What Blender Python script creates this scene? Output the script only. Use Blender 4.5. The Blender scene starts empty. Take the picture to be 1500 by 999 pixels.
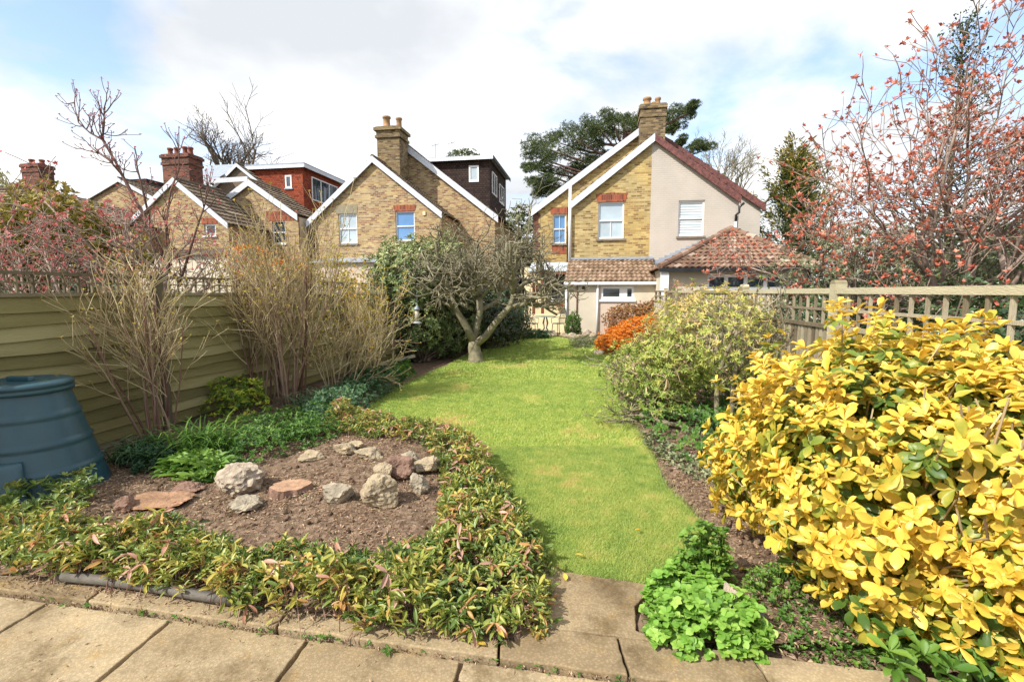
# Back garden with lawn, beds and brick houses: camera at the origin of the ground plan, looking along +Y
CLX, CLY = -6.2, -5.8
CGX, CGY = 17.2, 17.7
CB = 8.3           # cloud brightness in sky units
SKB = (2.0, 2.0, 2.0)
SKYS = .10
SUNE = 4.2
EXPO = .62
import bpy, bmesh, math, random
import numpy as np
from mathutils import Vector, noise as mnoise
from mathutils.geometry import tessellate_polygon
random.seed(7)
RS = np.random.default_rng(11)
SC = bpy.context.scene
COL = SC.collection
H = 1.65                       # eye height over the patio
FOC = 700.0                    # focal length in pixels of a 1500 px wide picture
PITCH = math.atan(71.5 / FOC)
PHI = math.radians(9.5)        # the houses and fences are turned this much against the view
CP, SP = math.cos(PITCH), math.sin(PITCH)
cph, sph = math.cos(PHI), math.sin(PHI)

def ray(u, v):
    a = (u - 750) / FOC; b = -(v - 499.5) / FOC
    return a, CP + b * SP, -SP + b * CP
def G(u, v, z=0.0):            # point of the ground
    a, y, dz = ray(u, v); t = (z - H) / dz
    return a * t, y * t
def AT(u, v, y):               # point at distance y along the garden
    a, yy, dz = ray(u, v); t = y / yy
    return a * t, y, H + dz * t
def F(u, v, d):                # (s, z) on the facade plane at depth d of the turned house frame
    a, y, dz = ray(u, v)
    s0 = a * cph - y * sph; d0 = a * sph + y * cph
    t = d / d0
    return s0 * t, H + dz * t

ORIG = {}
def thing(name, label, cat, loc=(0, 0, 0), rotz=0.0, group=None):
    """Empty at the base; loc is in the thing's own turned frame about the world origin."""
    o = bpy.data.objects.new(name, None); COL.objects.link(o)
    c, s = math.cos(rotz), math.sin(rotz)
    o.location = (loc[0] * c - loc[1] * s, loc[0] * s + loc[1] * c, loc[2])
    o.rotation_euler = (0, 0, rotz)
    o.empty_display_size = .1
    ORIG[o.name] = loc
    o['label'] = label; o['category'] = cat
    if group: o['group'] = group
    return o

class MB:
    def __init__(s): s.v = []; s.f = []; s.r = []; s.arr = []
    def add(s, vs, fs, r=None):
        n = len(s.v); s.v += [tuple(p) for p in vs]
        if r is None: r = random.random()
        for f in fs: s.f.append(tuple(i + n for i in f)); s.r.append(r)
        return s
    def box(s, x0, x1, y0, y1, z0, z1, r=None):
        return s.add([(x0,y0,z0),(x1,y0,z0),(x1,y1,z0),(x0,y1,z0),(x0,y0,z1),(x1,y0,z1),(x1,y1,z1),(x0,y1,z1)],
            [(0,3,2,1),(4,5,6,7),(0,1,5,4),(1,2,6,5),(2,3,7,6),(3,0,4,7)], r)
    def bar(s, p, q, w, h, up=(0,0,1), r=None):
        p = Vector(p); q = Vector(q); d = (q - p).normalized(); u = Vector(up)
        x = d.cross(u)
        if x.length < 1e-4: x = d.cross(Vector((1,0,0)))
        x.normalize(); z = x.cross(d).normalized()
        vs = []
        for c in (p, q):
            for a, b in ((-1,-1),(1,-1),(1,1),(-1,1)): vs.append(c + x * (a*w/2) + z * (b*h/2))
        return s.add(vs, [(0,3,2,1),(4,5,6,7),(0,1,5,4),(1,2,6,5),(2,3,7,6),(3,0,4,7)], r)
    def prism(s, poly, ext, r=None):     # poly: 3D points, ext: vector
        n = len(poly); e = Vector(ext)
        vs = [Vector(p) for p in poly] + [Vector(p) + e for p in poly]
        fs = [tuple(range(n)), tuple(range(2*n-1, n-1, -1))] + [(i, i+n, (i+1)%n+n, (i+1)%n) for i in range(n)]
        return s.add(vs, fs, r)
    def tube(s, pts, rad, k=6, r=None):
        pts = [Vector(p) for p in pts]
        if not hasattr(rad, '__len__'): rad = [rad] * len(pts)
        vs = []; fs = []
        ref = Vector((.31,.17,.93))
        for i, p in enumerate(pts):
            d = (pts[min(i+1,len(pts)-1)] - pts[max(i-1,0)])
            if d.length < 1e-6: d = Vector((0,0,1))
            d.normalize(); x = d.cross(ref)
            if x.length < 1e-3: x = d.cross(Vector((1,0,0)))
            x.normalize(); y = d.cross(x)
            for j in range(k):
                a = 2*math.pi*j/k
                vs.append(p + x*(math.cos(a)*rad[i]) + y*(math.sin(a)*rad[i]))
        for i in range(len(pts)-1):
            for j in range(k):
                fs.append((i*k+j, i*k+(j+1)%k, (i+1)*k+(j+1)%k, (i+1)*k+j))
        if rad[0] > .004: fs.append(tuple(range(k-1,-1,-1)))
        if rad[-1] > .004: fs.append(tuple((len(pts)-1)*k+j for j in range(k)))
        return s.add(vs, fs, r)
    def lathe(s, c, prof, k=24, r=None, cap=True):
        vs = []; fs = []
        for (rr, z) in prof:
            for j in range(k):
                a = 2*math.pi*j/k; vs.append((c[0]+rr*math.cos(a), c[1]+rr*math.sin(a), c[2]+z))
        for i in range(len(prof)-1):
            for j in range(k): fs.append((i*k+j, i*k+(j+1)%k, (i+1)*k+(j+1)%k, (i+1)*k+j))
        if cap: fs += [tuple(range(k-1,-1,-1)), tuple((len(prof)-1)*k+j for j in range(k))]
        return s.add(vs, fs, r)
    def build(s, name, mat, parent=None, smooth=False, off=None, bevel=0):
        v = np.array(s.v, dtype=np.float32).reshape(-1, 3)
        return mesh_obj(name, v, s.f, s.r, mat, parent, smooth, off, bevel)

def root_off(parent):
    p = parent
    while p is not None and p.name not in ORIG: p = p.parent
    return ORIG[p.name] if p is not None else (0, 0, 0)

def mesh_obj(name, v, faces, rnd, mat, parent=None, smooth=False, off=None, bevel=0):
    o3 = off if off is not None else root_off(parent)
    v = np.asarray(v, dtype=np.float32) - np.array(o3, dtype=np.float32)
    me = bpy.data.meshes.new(name)
    if isinstance(faces, np.ndarray):            # uniform polygons
        n, k = faces.shape
        me.vertices.add(len(v)); me.vertices.foreach_set('co', v.ravel())
        me.loops.add(n*k); me.loops.foreach_set('vertex_index', faces.astype(np.int32).ravel())
        me.polygons.add(n); me.polygons.foreach_set('loop_start', np.arange(0, n*k, k, dtype=np.int32))
        me.update(calc_edges=True)
    else:
        me.from_pydata(v.tolist(), [], faces); me.update()
    if rnd is not None and len(rnd) == len(me.polygons):
        at = me.attributes.new('rnd', 'FLOAT', 'FACE'); at.data.foreach_set('value', np.asarray(rnd, dtype=np.float32))
    if smooth: me.polygons.foreach_set('use_smooth', [True]*len(me.polygons))
    me.materials.append(mat)
    o = bpy.data.objects.new(name, me); COL.objects.link(o)
    if parent is not None: o.parent = parent
    elif off is not None: o.location = off
    if bevel:
        m = o.modifiers.new('bevel', 'BEVEL'); m.width = bevel; m.segments = 2; m.limit_method = 'ANGLE'
    return o

def tag(o, label, cat, group=None):
    o['label'] = label; o['category'] = cat
    if group: o['group'] = group
    return o
def struct(o, kind='structure', label=None, cat=None):
    o['kind'] = kind
    if label: o['label'] = label
    if cat: o['category'] = cat
    return o

# ------------------------------------------------------------------ materials
def newmat(name):
    m = bpy.data.materials.new(name); m.use_nodes = True
    nt = m.node_tree; b = nt.nodes['Principled BSDF']
    return m, nt, b
def nd(nt, t, **kw):
    n = nt.nodes.new(t)
    for k, val in kw.items():
        if k.startswith('i_'): n.inputs[k[2:].replace('_', ' ')].default_value = val
        else: setattr(n, k, val)
    return n
def ramp(nt, stops, fac=None):
    r = nt.nodes.new('ShaderNodeValToRGB'); e = r.color_ramp.elements
    while len(e) < len(stops): e.new(.5)
    for i, (p, c) in enumerate(stops): e[i].position = p; e[i].color = (c[0], c[1], c[2], 1)
    if fac is not None: nt.links.new(fac, r.inputs[0])
    return r
def mixc(nt, a, b, fac, mode='MIX'):
    m = nt.nodes.new('ShaderNodeMix'); m.data_type = 'RGBA'; m.blend_type = mode
    for sock, val in ((m.inputs[0], fac), (m.inputs[6], a), (m.inputs[7], b)):
        if hasattr(val, 'is_linked') or hasattr(val, 'links'): nt.links.new(val, sock)
        elif isinstance(val, (int, float)): sock.default_value = val
        else: sock.default_value = (val[0], val[1], val[2], 1)
    return m.outputs[2]
def obvec(nt, scale=(1,1,1)):
    tc = nt.nodes.new('ShaderNodeTexCoord'); mp = nt.nodes.new('ShaderNodeMapping')
    mp.inputs['Scale'].default_value = scale
    nt.links.new(tc.outputs['Object'], mp.inputs[0]); return mp.outputs[0]
def bump(nt, b, h, strength=.3, dist=.02):
    bn = nt.nodes.new('ShaderNodeBump'); bn.inputs['Strength'].default_value = strength; bn.inputs['Distance'].default_value = dist
    nt.links.new(h, bn.inputs['Height']); nt.links.new(bn.outputs[0], b.inputs['Normal'])

def M_attr(name, stops, rough=.6, transl=0.0, nscale=3.0, namt=.35, bmp=0.0, bscale=60, spec=.4, vscale=(1,1,1)):
    """colour from the per-piece random number, varied by noise"""
    m, nt, b = newmat(name)
    at = nd(nt, 'ShaderNodeAttribute', attribute_name='rnd')
    nz = nd(nt, 'ShaderNodeTexNoise'); nz.inputs['Scale'].default_value = nscale; nz.inputs['Detail'].default_value = 5
    nt.links.new(obvec(nt, vscale), nz.inputs['Vector'])
    mx = nd(nt, 'ShaderNodeMath', operation='MULTIPLY_ADD'); nt.links.new(nz.outputs['Fac'], mx.inputs[0])
    mx.inputs[1].default_value = namt * 2
    sb = nd(nt, 'ShaderNodeMath', operation='SUBTRACT'); nt.links.new(at.outputs['Fac'], sb.inputs[0]); sb.inputs[1].default_value = namt
    nt.links.new(sb.outputs[0], mx.inputs[2])
    r = ramp(nt, stops, mx.outputs[0])
    nt.links.new(r.outputs[0], b.inputs['Base Color'])
    b.inputs['Roughness'].default_value = rough; b.inputs['Specular IOR Level'].default_value = spec
    if bmp:
        n2 = nd(nt, 'ShaderNodeTexNoise'); n2.inputs['Scale'].default_value = bscale; n2.inputs['Detail'].default_value = 6
        nt.links.new(obvec(nt, vscale), n2.inputs['Vector']); bump(nt, b, n2.outputs['Fac'], bmp)
    if transl:
        tr = nt.nodes.new('ShaderNodeBsdfTranslucent'); nt.links.new(r.outputs[0], tr.inputs[0])
        ms = nt.nodes.new('ShaderNodeMixShader'); ms.inputs[0].default_value = transl
        out = nt.nodes['Material Output']
        nt.links.new(b.outputs[0], ms.inputs[1]); nt.links.new(tr.outputs[0], ms.inputs[2]); nt.links.new(ms.outputs[0], out.inputs[0])
    return m
def M_plain(name, c, rough=.5, var=.12, nscale=6, bmp=0, bscale=40, spec=.5, metal=0):
    d = tuple(x * (1 - var * 2) for x in c); e = tuple(min(1, x * (1 + var)) for x in c)
    m, nt, b = newmat(name)
    nz = nd(nt, 'ShaderNodeTexNoise'); nz.inputs['Scale'].default_value = nscale; nz.inputs['Detail'].default_value = 7
    nz.inputs['Roughness'].default_value = .62
    nt.links.new(obvec(nt), nz.inputs['Vector'])
    r = ramp(nt, [(.25, d), (.75, e)], nz.outputs['Fac']); nt.links.new(r.outputs[0], b.inputs['Base Color'])
    b.inputs['Roughness'].default_value = rough; b.inputs['Specular IOR Level'].default_value = spec; b.inputs['Metallic'].default_value = metal
    if bmp:
        n2 = nd(nt, 'ShaderNodeTexNoise'); n2.inputs['Scale'].default_value = bscale; n2.inputs['Detail'].default_value = 8
        nt.links.new(obvec(nt), n2.inputs['Vector']); bump(nt, b, n2.outputs['Fac'], bmp)
    return m
def M_brick(name, c1, c2, c3, mortar, bw=.215, rh=.082, ms=.012, var=.5, bstr=.5, dk=.6):
    m, nt, b = newmat(name)
    tc = nt.nodes.new('ShaderNodeTexCoord'); sx = nt.nodes.new('ShaderNodeSeparateXYZ'); nt.links.new(tc.outputs['Object'], sx.inputs[0])
    ad = nd(nt, 'ShaderNodeMath', operation='ADD'); nt.links.new(sx.outputs[0], ad.inputs[0]); nt.links.new(sx.outputs[1], ad.inputs[1])
    cx = nt.nodes.new('ShaderNodeCombineXYZ'); nt.links.new(ad.outputs[0], cx.inputs[0]); nt.links.new(sx.outputs[2], cx.inputs[1])
    br = nt.nodes.new('ShaderNodeTexBrick'); nt.links.new(cx.outputs[0], br.inputs['Vector'])
    br.inputs['Scale'].default_value = 1; br.inputs['Brick Width'].default_value = bw; br.inputs['Row Height'].default_value = rh
    br.inputs['Mortar Size'].default_value = ms; br.inputs['Mortar Smooth'].default_value = .3; br.inputs['Bias'].default_value = 0
    br.inputs['Color1'].default_value = (0,0,0,1); br.inputs['Color2'].default_value = (1,1,1,1); br.inputs['Mortar'].default_value = (.5,.5,.5,1)
    r = ramp(nt, [(.0, c1), (.45, c2), (.8, c3), (1, tuple(x*dk for x in c3))], br.outputs['Color'])
    col = mixc(nt, r.outputs[0], mortar, br.outputs['Fac'])
    nz = nd(nt, 'ShaderNodeTexNoise'); nz.inputs['Scale'].default_value = .9; nz.inputs['Detail'].default_value = 6
    nt.links.new(tc.outputs['Object'], nz.inputs['Vector'])
    st = ramp(nt, [(.3, (1-var*.55,)*3), (.7, (1.0,1.0,1.0))], nz.outputs['Fac'])
    col = mixc(nt, col, st.outputs[0], 1.0, 'MULTIPLY')
    nt.links.new(col, b.inputs['Base Color']); b.inputs['Roughness'].default_value = .85; b.inputs['Specular IOR Level'].default_value = .2
    inv = nd(nt, 'ShaderNodeMath', operation='SUBTRACT'); inv.inputs[0].default_value = 1; nt.links.new(br.outputs['Fac'], inv.inputs[1])
    bump(nt, b, inv.outputs[0], bstr, .012)
    return m

MT = {}
MT['brick'] = M_brick('yellow_stock_brick', (.60,.45,.18), (.47,.33,.115), (.34,.20,.07), (.44,.36,.21))
MT['brick2'] = M_brick('brown_stock_brick', (.56,.42,.20), (.42,.28,.12), (.30,.155,.08), (.42,.35,.25))
MT['redbrick'] = M_brick('red_brick', (.42,.11,.05), (.34,.085,.04), (.22,.06,.035), (.32,.2,.14), bw=.075, rh=.225, ms=.006)
MT['redbrickh'] = M_brick('old_red_chimney_brick', (.26,.085,.05), (.18,.06,.04), (.09,.038,.03), (.17,.12,.09))
MT['chimbrick'] = M_brick('sooty_stock_brick', (.33,.25,.13), (.24,.16,.08), (.14,.095,.055), (.2,.16,.1))
MT['painted'] = M_brick('painted_brick', (.53,.475,.41), (.525,.47,.405), (.52,.465,.40), (.50,.445,.385), var=.28, bstr=.45, dk=.98)
MT['redtile'] = M_brick('hung_red_tile', (.38,.085,.035), (.32,.07,.03), (.26,.055,.028), (.14,.035,.02), bw=.17, rh=.11, ms=.012)
MT['darktile'] = M_brick('hung_brown_tile', (.075,.045,.038), (.06,.036,.03), (.048,.03,.026), (.02,.013,.01), bw=.17, rh=.11, ms=.014)
MT['stone'] = M_plain('weathered_sill', (.22,.19,.15), .8, .2)
MT['fpostd'] = M_attr('dark_weathered_slat', [(0,(.12,.095,.06)),(.5,(.24,.20,.135)),(1,(.40,.35,.25))], .85, 0, 5, .3, .4, 40, .2, (4,4,.6))
MT['white'] = M_plain('white_paint', (.76,.76,.76), .4, .04, 3)
MT['barge'] = M_plain('weathered_white_board', (.64,.67,.73), .6, .13, 1.6)
MT['redboard'] = M_plain('flaking_dark_red_board', (.17,.06,.05), .7, .42, 9, .4)
MT['render'] = M_plain('cream_render', (.60,.53,.41), .85, .11, .8, .25, 60)
MT['renderp'] = M_plain('pinkish_render', (.56,.45,.36), .85, .10, .8, .25, 60)
MT['renderw'] = M_plain('pale_cream_wall', (.74,.62,.38), .8, .06, 1.5)
MT['lead'] = M_plain('lead_sheet', (.30,.34,.40), .45, .15, 4)
MT['pvcroof'] = M_plain('pale_translucent_roof', (.48,.53,.58), .3, .1, 3)
MT['glass'] = M_plain('window_glass', (.035,.05,.065), .03, .2, 2, spec=1.0)
MT['glassb'] = M_plain('sky_blue_window_glass', (.10,.24,.48), .06, .12, 1.2, spec=.9)
MT['glassp'] = M_plain('window_glass_over_blind', (.42,.50,.55), .05, .12, 1.5, spec=.8)
MT['black'] = M_plain('black_plastic', (.02,.02,.022), .35, .2)
MT['pot'] = M_plain('terracotta_pot', (.36,.21,.10), .8, .2, 6)
MT['potr'] = M_plain('red_clay_pot', (.22,.065,.035), .8, .2, 6)
MT['woodbrown'] = M_plain('stained_red_brown_wood', (.17,.045,.02), .5, .2, 8)
MT['tile'] = M_attr('brown_pantile', [(0,(.12,.08,.05)),(.4,(.23,.155,.10)),(.75,(.30,.205,.14)),(1,(.40,.31,.23))], .9, 0, 9, .25, .4, 50, .15)
MT['tiler'] = M_attr('red_brown_pantile', [(0,(.12,.07,.05)),(.4,(.22,.135,.092)),(.75,(.28,.18,.125)),(1,(.40,.31,.24))], .9, 0, 9, .25, .3, 50, .2)
MT['tiled'] = M_attr('weathered_dark_tile', [(0,(.07,.052,.04)),(.5,(.165,.125,.09)),(1,(.30,.245,.17))], .9, 0, 5, .3, .3, 50, .15)
MT['metal'] = M_plain('grey_green_metal', (.045,.075,.065), .4, .15, 9, spec=.5)
# garden
MT['fence'] = M_attr('green_stained_board', [(0,(.165,.145,.06)),(.5,(.27,.235,.10)),(1,(.38,.335,.165))], .85, 0, 2.2, .35, .5, 30, .15, (.7,.7,7))
MT['fpost'] = M_attr('weathered_timber', [(0,(.10,.08,.05)),(.5,(.21,.175,.11)),(1,(.35,.30,.20))], .85, 0, 5, .3, .4, 40, .2, (4,4,.6))
MT['frail'] = M_attr('pale_weathered_rail', [(0,(.20,.165,.10)),(.5,(.34,.30,.19)),(1,(.50,.45,.31))], .85, 0, 5, .3, .4, 40, .2, (4,.6,4))
MT['bin'] = M_plain('dark_teal_plastic', (.028,.078,.098), .30, .10, 3, .05, 90)
# ------------------------------------------------------------------ building helpers
RZ = -PHI
def gable_wall(mb, outer, holes, d, thick=.11, r=.5):
    """front wall in the plane d with window openings and their reveals; outer = (s,z) polygon"""
    loops = [[Vector((p[0], p[1], 0)) for p in outer]]
    for (a, b, c, e) in holes:
        loops.append([Vector((a, c, 0)), Vector((a, e, 0)), Vector((b, e, 0)), Vector((b, c, 0))])
    flat = [p for l in loops for p in l]
    tris = tessellate_polygon(loops)
    mb.add([(p.x, d, p.y) for p in flat], [tuple(t) for t in tris], r)
    for (a, b, c, e) in holes:
        q = [(a, c), (b, c), (b, e), (a, e)]
        vs = [(x, d, z) for x, z in q] + [(x, d + thick, z) for x, z in q]
        mb.add(vs, [(i, (i+1) % 4, (i+1) % 4 + 4, i + 4) for i in range(4)], r)
def tiles(mb, A, B, C, D, rows, tw=.25, amp=.018, step=.03, sub=4, jit=1.0):
    """tiled slope: A,B lower left/right, C,D upper right/left (seen from outside)"""
    A, B, C, D = map(Vector, (A, B, C, D))
    n = (B - A).cross(D - A).normalized()
    if n.z < 0: n = -n
    for i in range(rows):
        t0, t1 = i / rows, (i + 1) / rows
        L0, R0 = A.lerp(D, t0), B.lerp(C, t0); L1, R1 = A.lerp(D, t1), B.lerp(C, t1)
        w = (R0 - L0).length; w1 = (R1 - L1).length
        k = max(1, int(round(max(w, .05) / tw)))
        ph = 0
        for j in range(k):
            rr = min(.92, max(0, random.gauss(.45, .2) * jit)); 
            if random.random() < .03: rr = 1.0
            a0, a1 = j / k, (j + 1) / k
            vs = []
            for m in range(sub + 1):
                f = m / sub; x = a0 + (a1 - a0) * f
                h = amp * math.sin(f * 2 * math.pi) if sub > 1 else 0
                vs.append(L0.lerp(R0, x) + n * (h + step)); vs.append(L1.lerp(R1, x) + n * (h + .004)); vs.append(L0.lerp(R0, x) + n * (h - .004))
            fs = []
            for m in range(sub):
                q = m * 3
                fs.append((q, q + 3, q + 4, q + 1)); fs.append((q + 2, q + 5, q + 3, q))
            mb.add(vs, fs, rr)
def chimney(parent, s0, s1, d0, d1, z0, z1, mat, pots, potmat, cap=.12):
    mb = MB(); hh = z1 - z0
    mb.box(s0, s1, d0, d1, z0, z1 - .55 * min(1, hh / 2)); zc = z1 - .55 * min(1, hh / 2)
    mb.box(s0 - cap*.5, s1 + cap*.5, d0 - cap*.5, d1 + cap*.5, zc - .004, zc + .12)
    mb.box(s0 - cap*.15, s1 + cap*.15, d0 - cap*.15, d1 + cap*.15, zc + .116, z1 - .2)
    mb.box(s0 - cap*.8, s1 + cap*.8, d0 - cap*.8, d1 + cap*.8, z1 - .204, z1 - .06)
    mb.box(s0 - cap*.3, s1 + cap*.3, d0 - cap*.3, d1 + cap*.3, z1 - .064, z1)
    c = mb.build('chimney', mat, parent)
    for (s, d, h, r) in pots:
        p = MB().lathe((s, d, z1 - .01), [(r*1.15, 0), (r*1.1, .08), (r*.92, .12), (r*.85, h - .12), (r*1.1, h - .09), (r*1.12, h - .03), (r, h), (r*.75, h), (r*.7, h-.25)], 14, cap=False)
        p.build('chimney_pot', potmat, c, smooth=True)
    return c
def window(parent, s0, s1, z0, z1, d, style='sash', glass='glass', frame='white', sill=True, inset=.07, wd=.06):
    """set in an opening of the wall plane d: frame, glazing bars, pane and sill"""
    y0 = d + inset; y1 = y0 + .07
    mb = MB()
    mb.box(s0, s0 + wd, y0, y1, z0, z1); mb.box(s1 - wd, s1, y0, y1, z0, z1)
    mb.box(s0 + wd, s1 - wd, y0, y1, z1 - wd, z1); mb.box(s0 + wd, s1 - wd, y0, y1, z0, z0 + wd * 1.2)
    zm = (z0 + z1) / 2; sm = (s0 + s1) / 2; t = wd * .36
    if style.startswith('sash'):
        mb.box(s0 + wd, s1 - wd, y0 - .015, y1 - .01, zm - wd*.45, zm + wd*.45)
        if style in ('sash4',): mb.box(sm - t/2, sm + t/2, y0 + .01, y1 - .012, z0 + wd*1.2, zm - wd*.45); mb.box(sm - t/2, sm + t/2, y0 + .01, y1 - .012, zm + wd*.45, z1 - wd)
        if style == 'sash2b': mb.box(sm - t/2, sm + t/2, y0 + .01, y1 - .012, z0 + wd*1.2, zm - wd*.45)
    elif style.startswith('tri'):
        for k in (1, 2):
            x = s0 + (s1 - s0) * k / 3; mb.box(x - wd*.5, x + wd*.5, y0, y1, z0 + wd*1.2, z1 - wd)
        mb.box(s0 + wd, s1 - wd, y0 + .02, y1 - .01, zm - t/2, zm + t/2)
    elif style == 'two':
        x = s0 + (s1 - s0) * .68; mb.box(x - wd*1.6, x + wd*1.6, y0, y1, z0 + wd*1.2, z1 - wd)
    elif style == 'four':
        for k in (1, 2, 3):
            x = s0 + (s1 - s0) * k / 4; mb.box(x - wd*.7, x + wd*.7, y0, y1, z0 + wd*1.2, z1 - wd)
    w = mb.build('window', MT[frame], parent)
    MB().box(s0 + wd*.5, s1 - wd*.5, y0 + .04, y0 + .055, z0 + wd*.5, z1 - wd*.5).build('pane', MT[glass], w)
    if glass == 'glassp' and style == 'sash':
        sl = MB(); n = 13
        for k in range(n):
            z = z0 + .1 + (z1 - z0 - .2) * k / (n - 1)
            sl.box(s0 + wd, s1 - wd, y0 + .032, y0 + .039, z - .022, z + .022)
        sl.build('blind', MT['white'], w)
    if sill:
        MB().box(s0 - .06, s1 + .06, d - .07, d + .1, z0 - .08, z0 - .002).build('sill', MT['white'] if sill is True else MT[sill], w)
    return w
def side_window(parent, x, d0, d1, z0, z1, n=2, glass='glass'):
    """window in a wall facing +s, standing proud by a little frame"""
    mb = MB(); wd = .07
    mb.box(x - .02, x + .05, d0, d1, z1 - wd, z1); mb.box(x - .02, x + .05, d0, d1, z0, z0 + wd)
    for k in range(n + 1):
        y = d0 + (d1 - d0 - wd) * k / n; mb.box(x - .02, x + .048, y, y + wd, z0 + wd, z1 - wd)
    w = mb.build('window', MT['white'], parent)
    MB().box(x + .004, x + .02, d0 + .03, d1 - .03, z0 + .03, z1 - .03).build('pane', MT[glass], w)
def barge(parent, p, q, d, h=.24, t=.05, mat='barge'):
    """board along the verge from p to q ((s,z) top edge)"""
    mb = MB(); mb.prism([(p[0], d, p[1]), (q[0], d, q[1]), (q[0], d, q[1] - h), (p[0], d, p[1] - h)], (0, t, 0))
    return mb.build('bargeboard', MT[mat], parent)
def block(parent, sl, sr, zl, zr, sa, za, d0, d1, mat, holes=(), z0=0.0, tile='tiled', bl='barge', br='barge', rows=22, over=.22, split=None, mat2=None, wallname='wall', bh=.26, sides=True):
    """gable-fronted block with two tiled slopes, ridge running back"""
    # heights of the roof line at a given s
    def zr_(s): return zl + (za - zl) * (s - sl) / (sa - sl) if s <= sa else zr + (za - zr) * (sr - s) / (sr - sa)
    q = .1
    if split is None:
        mb = MB(); gable_wall(mb, [(sl, z0), (sr, z0), (sr, zr - q), (sa, za - q), (sl, zl - q)], holes, d0)
        if sides:
            mb.add([(sl, d0, z0), (sl, d1, z0), (sl, d1, zl - q), (sl, d0, zl - q)], [(0, 1, 2, 3)]); mb.add([(sr, d0, z0), (sr, d1, z0), (sr, d1, zr - q), (sr, d0, zr - q)], [(0, 1, 2, 3)])
            mb.add([(sl, d1, z0), (sr, d1, z0), (sr, d1, zr - q), (sa, d1, za - q), (sl, d1, zl - q)], [(0, 1, 2, 3, 4)])
        mb.build(wallname, mat, parent)
    else:
        hl = [h for h in holes if h[1] < split]; hr = [h for h in holes if h[0] > split]
        pl = [(sl, z0), (split, z0), (split, zr_(split) - q)] + ([(sa, za - q)] if sa < split else []) + [(sl, zl - q)]
        pr = [(split, z0), (sr, z0), (sr, zr - q)] + ([(sa, za - q)] if sa > split else []) + [(split, zr_(split) - q)]
        mb = MB(); gable_wall(mb, pl, hl, d0); mb.add([(sl, d0, z0), (sl, d1, z0), (sl, d1, zl - q), (sl, d0, zl - q)], [(0, 1, 2, 3)]); mb.build(wallname, mat, parent)
        mb = MB(); gable_wall(mb, pr, hr, d0); mb.add([(sr, d0, z0), (sr, d1, z0), (sr, d1, zr - q), (sr, d0, zr - q)], [(0, 1, 2, 3)])
        mb.add([(sl, d1, z0), (sr, d1, z0), (sr, d1, zr - q), (sa, d1, za - q), (sl, d1, zl - q)], [(0, 1, 2, 3, 4)])
        w2 = mb.build('painted_wall', mat2, parent)
    # slopes carry on past the eaves
    gl = (za - zl) / (sa - sl); gr = (za - zr) / (sr - sa)
    el = sl - over; er = sr + over; zel = zl - gl * over; zer = zr - gr * over
    mb = MB(); yf = d0 - .16
    tiles(mb, (el, d1, zel), (el, yf, zel), (sa, yf, za), (sa, d1, za), max(10, int(rows*.62)), .3, .016, .055, 3)
    tiles(mb, (er, yf, zer), (er, d1, zer), (sa, d1, za), (sa, yf, za), max(10, int(rows*.62)), .3, .016, .055, 3)
    # underside so the roof has a body
    mb.add([(el, yf, zel - .06), (el, d1, zel - .06), (sa, d1, za - .06), (sa, yf, za - .06)], [(0, 1, 2, 3)])
    mb.add([(er, yf, zer - .06), (er, d1, zer - .06), (sa, d1, za - .06), (sa, yf, za - .06)], [(0, 1, 2, 3)])
    mb.tube([(sa, yf, za + .02), (sa, d1, za + .02)], .09, 8)
    rf = mb.build('roof', MT[tile], parent)
    barge(parent, (el, zel + .02), (sa - .002, za + .02), yf - .03, bh, .06, bl); barge(parent, (sa + .002, za + .02), (er, zer + .02), yf - .03, bh, .06, br)
    return rf
def pipe(parent, pts, r, mat, name='drainpipe'):
    return MB().tube(pts, r, 8).build(name, MT[mat], parent, smooth=True)

# ------------------------------------------------------------------ RIGHT PAIR OF HOUSES (half brick, half painted)
D3, D3m = 20.5, 23.3
sL, zL = F(838, 292, D3); sR, zR = F(1083, 292, D3); sA, zA = F(959, 198, D3)
h3 = thing('semi_detached_house', 'gabled pair of houses, left half yellow brick, right half painted pinkish grey', 'house', (sA, D3, 0), RZ)
def rect(u0, v0, u1, v1, d):
    um = (u0 + u1) / 2; vm = (v0 + v1) / 2
    return (F(u0, vm, d)[0], F(u1, vm, d)[0], F(um, v1, d)[1], F(um, v0, d)[1])
w1 = rect(876, 296, 914, 350, D3); w2 = rect(993.5, 293.5, 1031.5, 346, D3)
zL = zR = (zL + zR) / 2
block(h3, sL, sR, zL, zR, sA, zA, D3, D3m + .3, MT['brick'], [w1, w2], split=F(953, 300, D3)[0], mat2=MT['painted'], br='redboard', over=.02, rows=20, bh=.3)
window(h3, *w1, D3, 'sash2b', 'glassp', sill='stone'); window(h3, *w2, D3, 'sash', 'glassp', sill='stone')
mb = MB(); mb.prism([(w1[0]-.05, D3-.012, w1[3]), (w1[1]+.05, D3-.012, w1[3]), (w1[1]+.12, D3-.012, w1[3]+.33), ((w1[0]+w1[1])/2, D3-.012, w1[3]+.37), (w1[0]-.12, D3-.012, w1[3]+.33)], (0, .05, 0)); mb.build('brick_arch', MT['redbrick'], h3)
m0 = F(781, 308, D3m)[0]; m1 = F(1115, 297, D3m)[0]; zm0 = F(781, 308, D3m)[1]; zm1 = F(1118, 296, D3m)[1]; zmm = (zm0 + zm1) / 2
sMa = (m0 + m1) / 2; zMa = F(950, 183, D3m)[1]
w3 = rect(809.5, 314, 829, 357, D3m)
block(h3, m0, m1, zmm, zmm, sMa, zMa, D3m, 32, MT['brick'], [w3], split=sMa, mat2=MT['painted'], br='redboard', over=.15, bh=.32)
window(h3, *w3, D3m, 'sash4', 'glassb', sill='stone')
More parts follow.
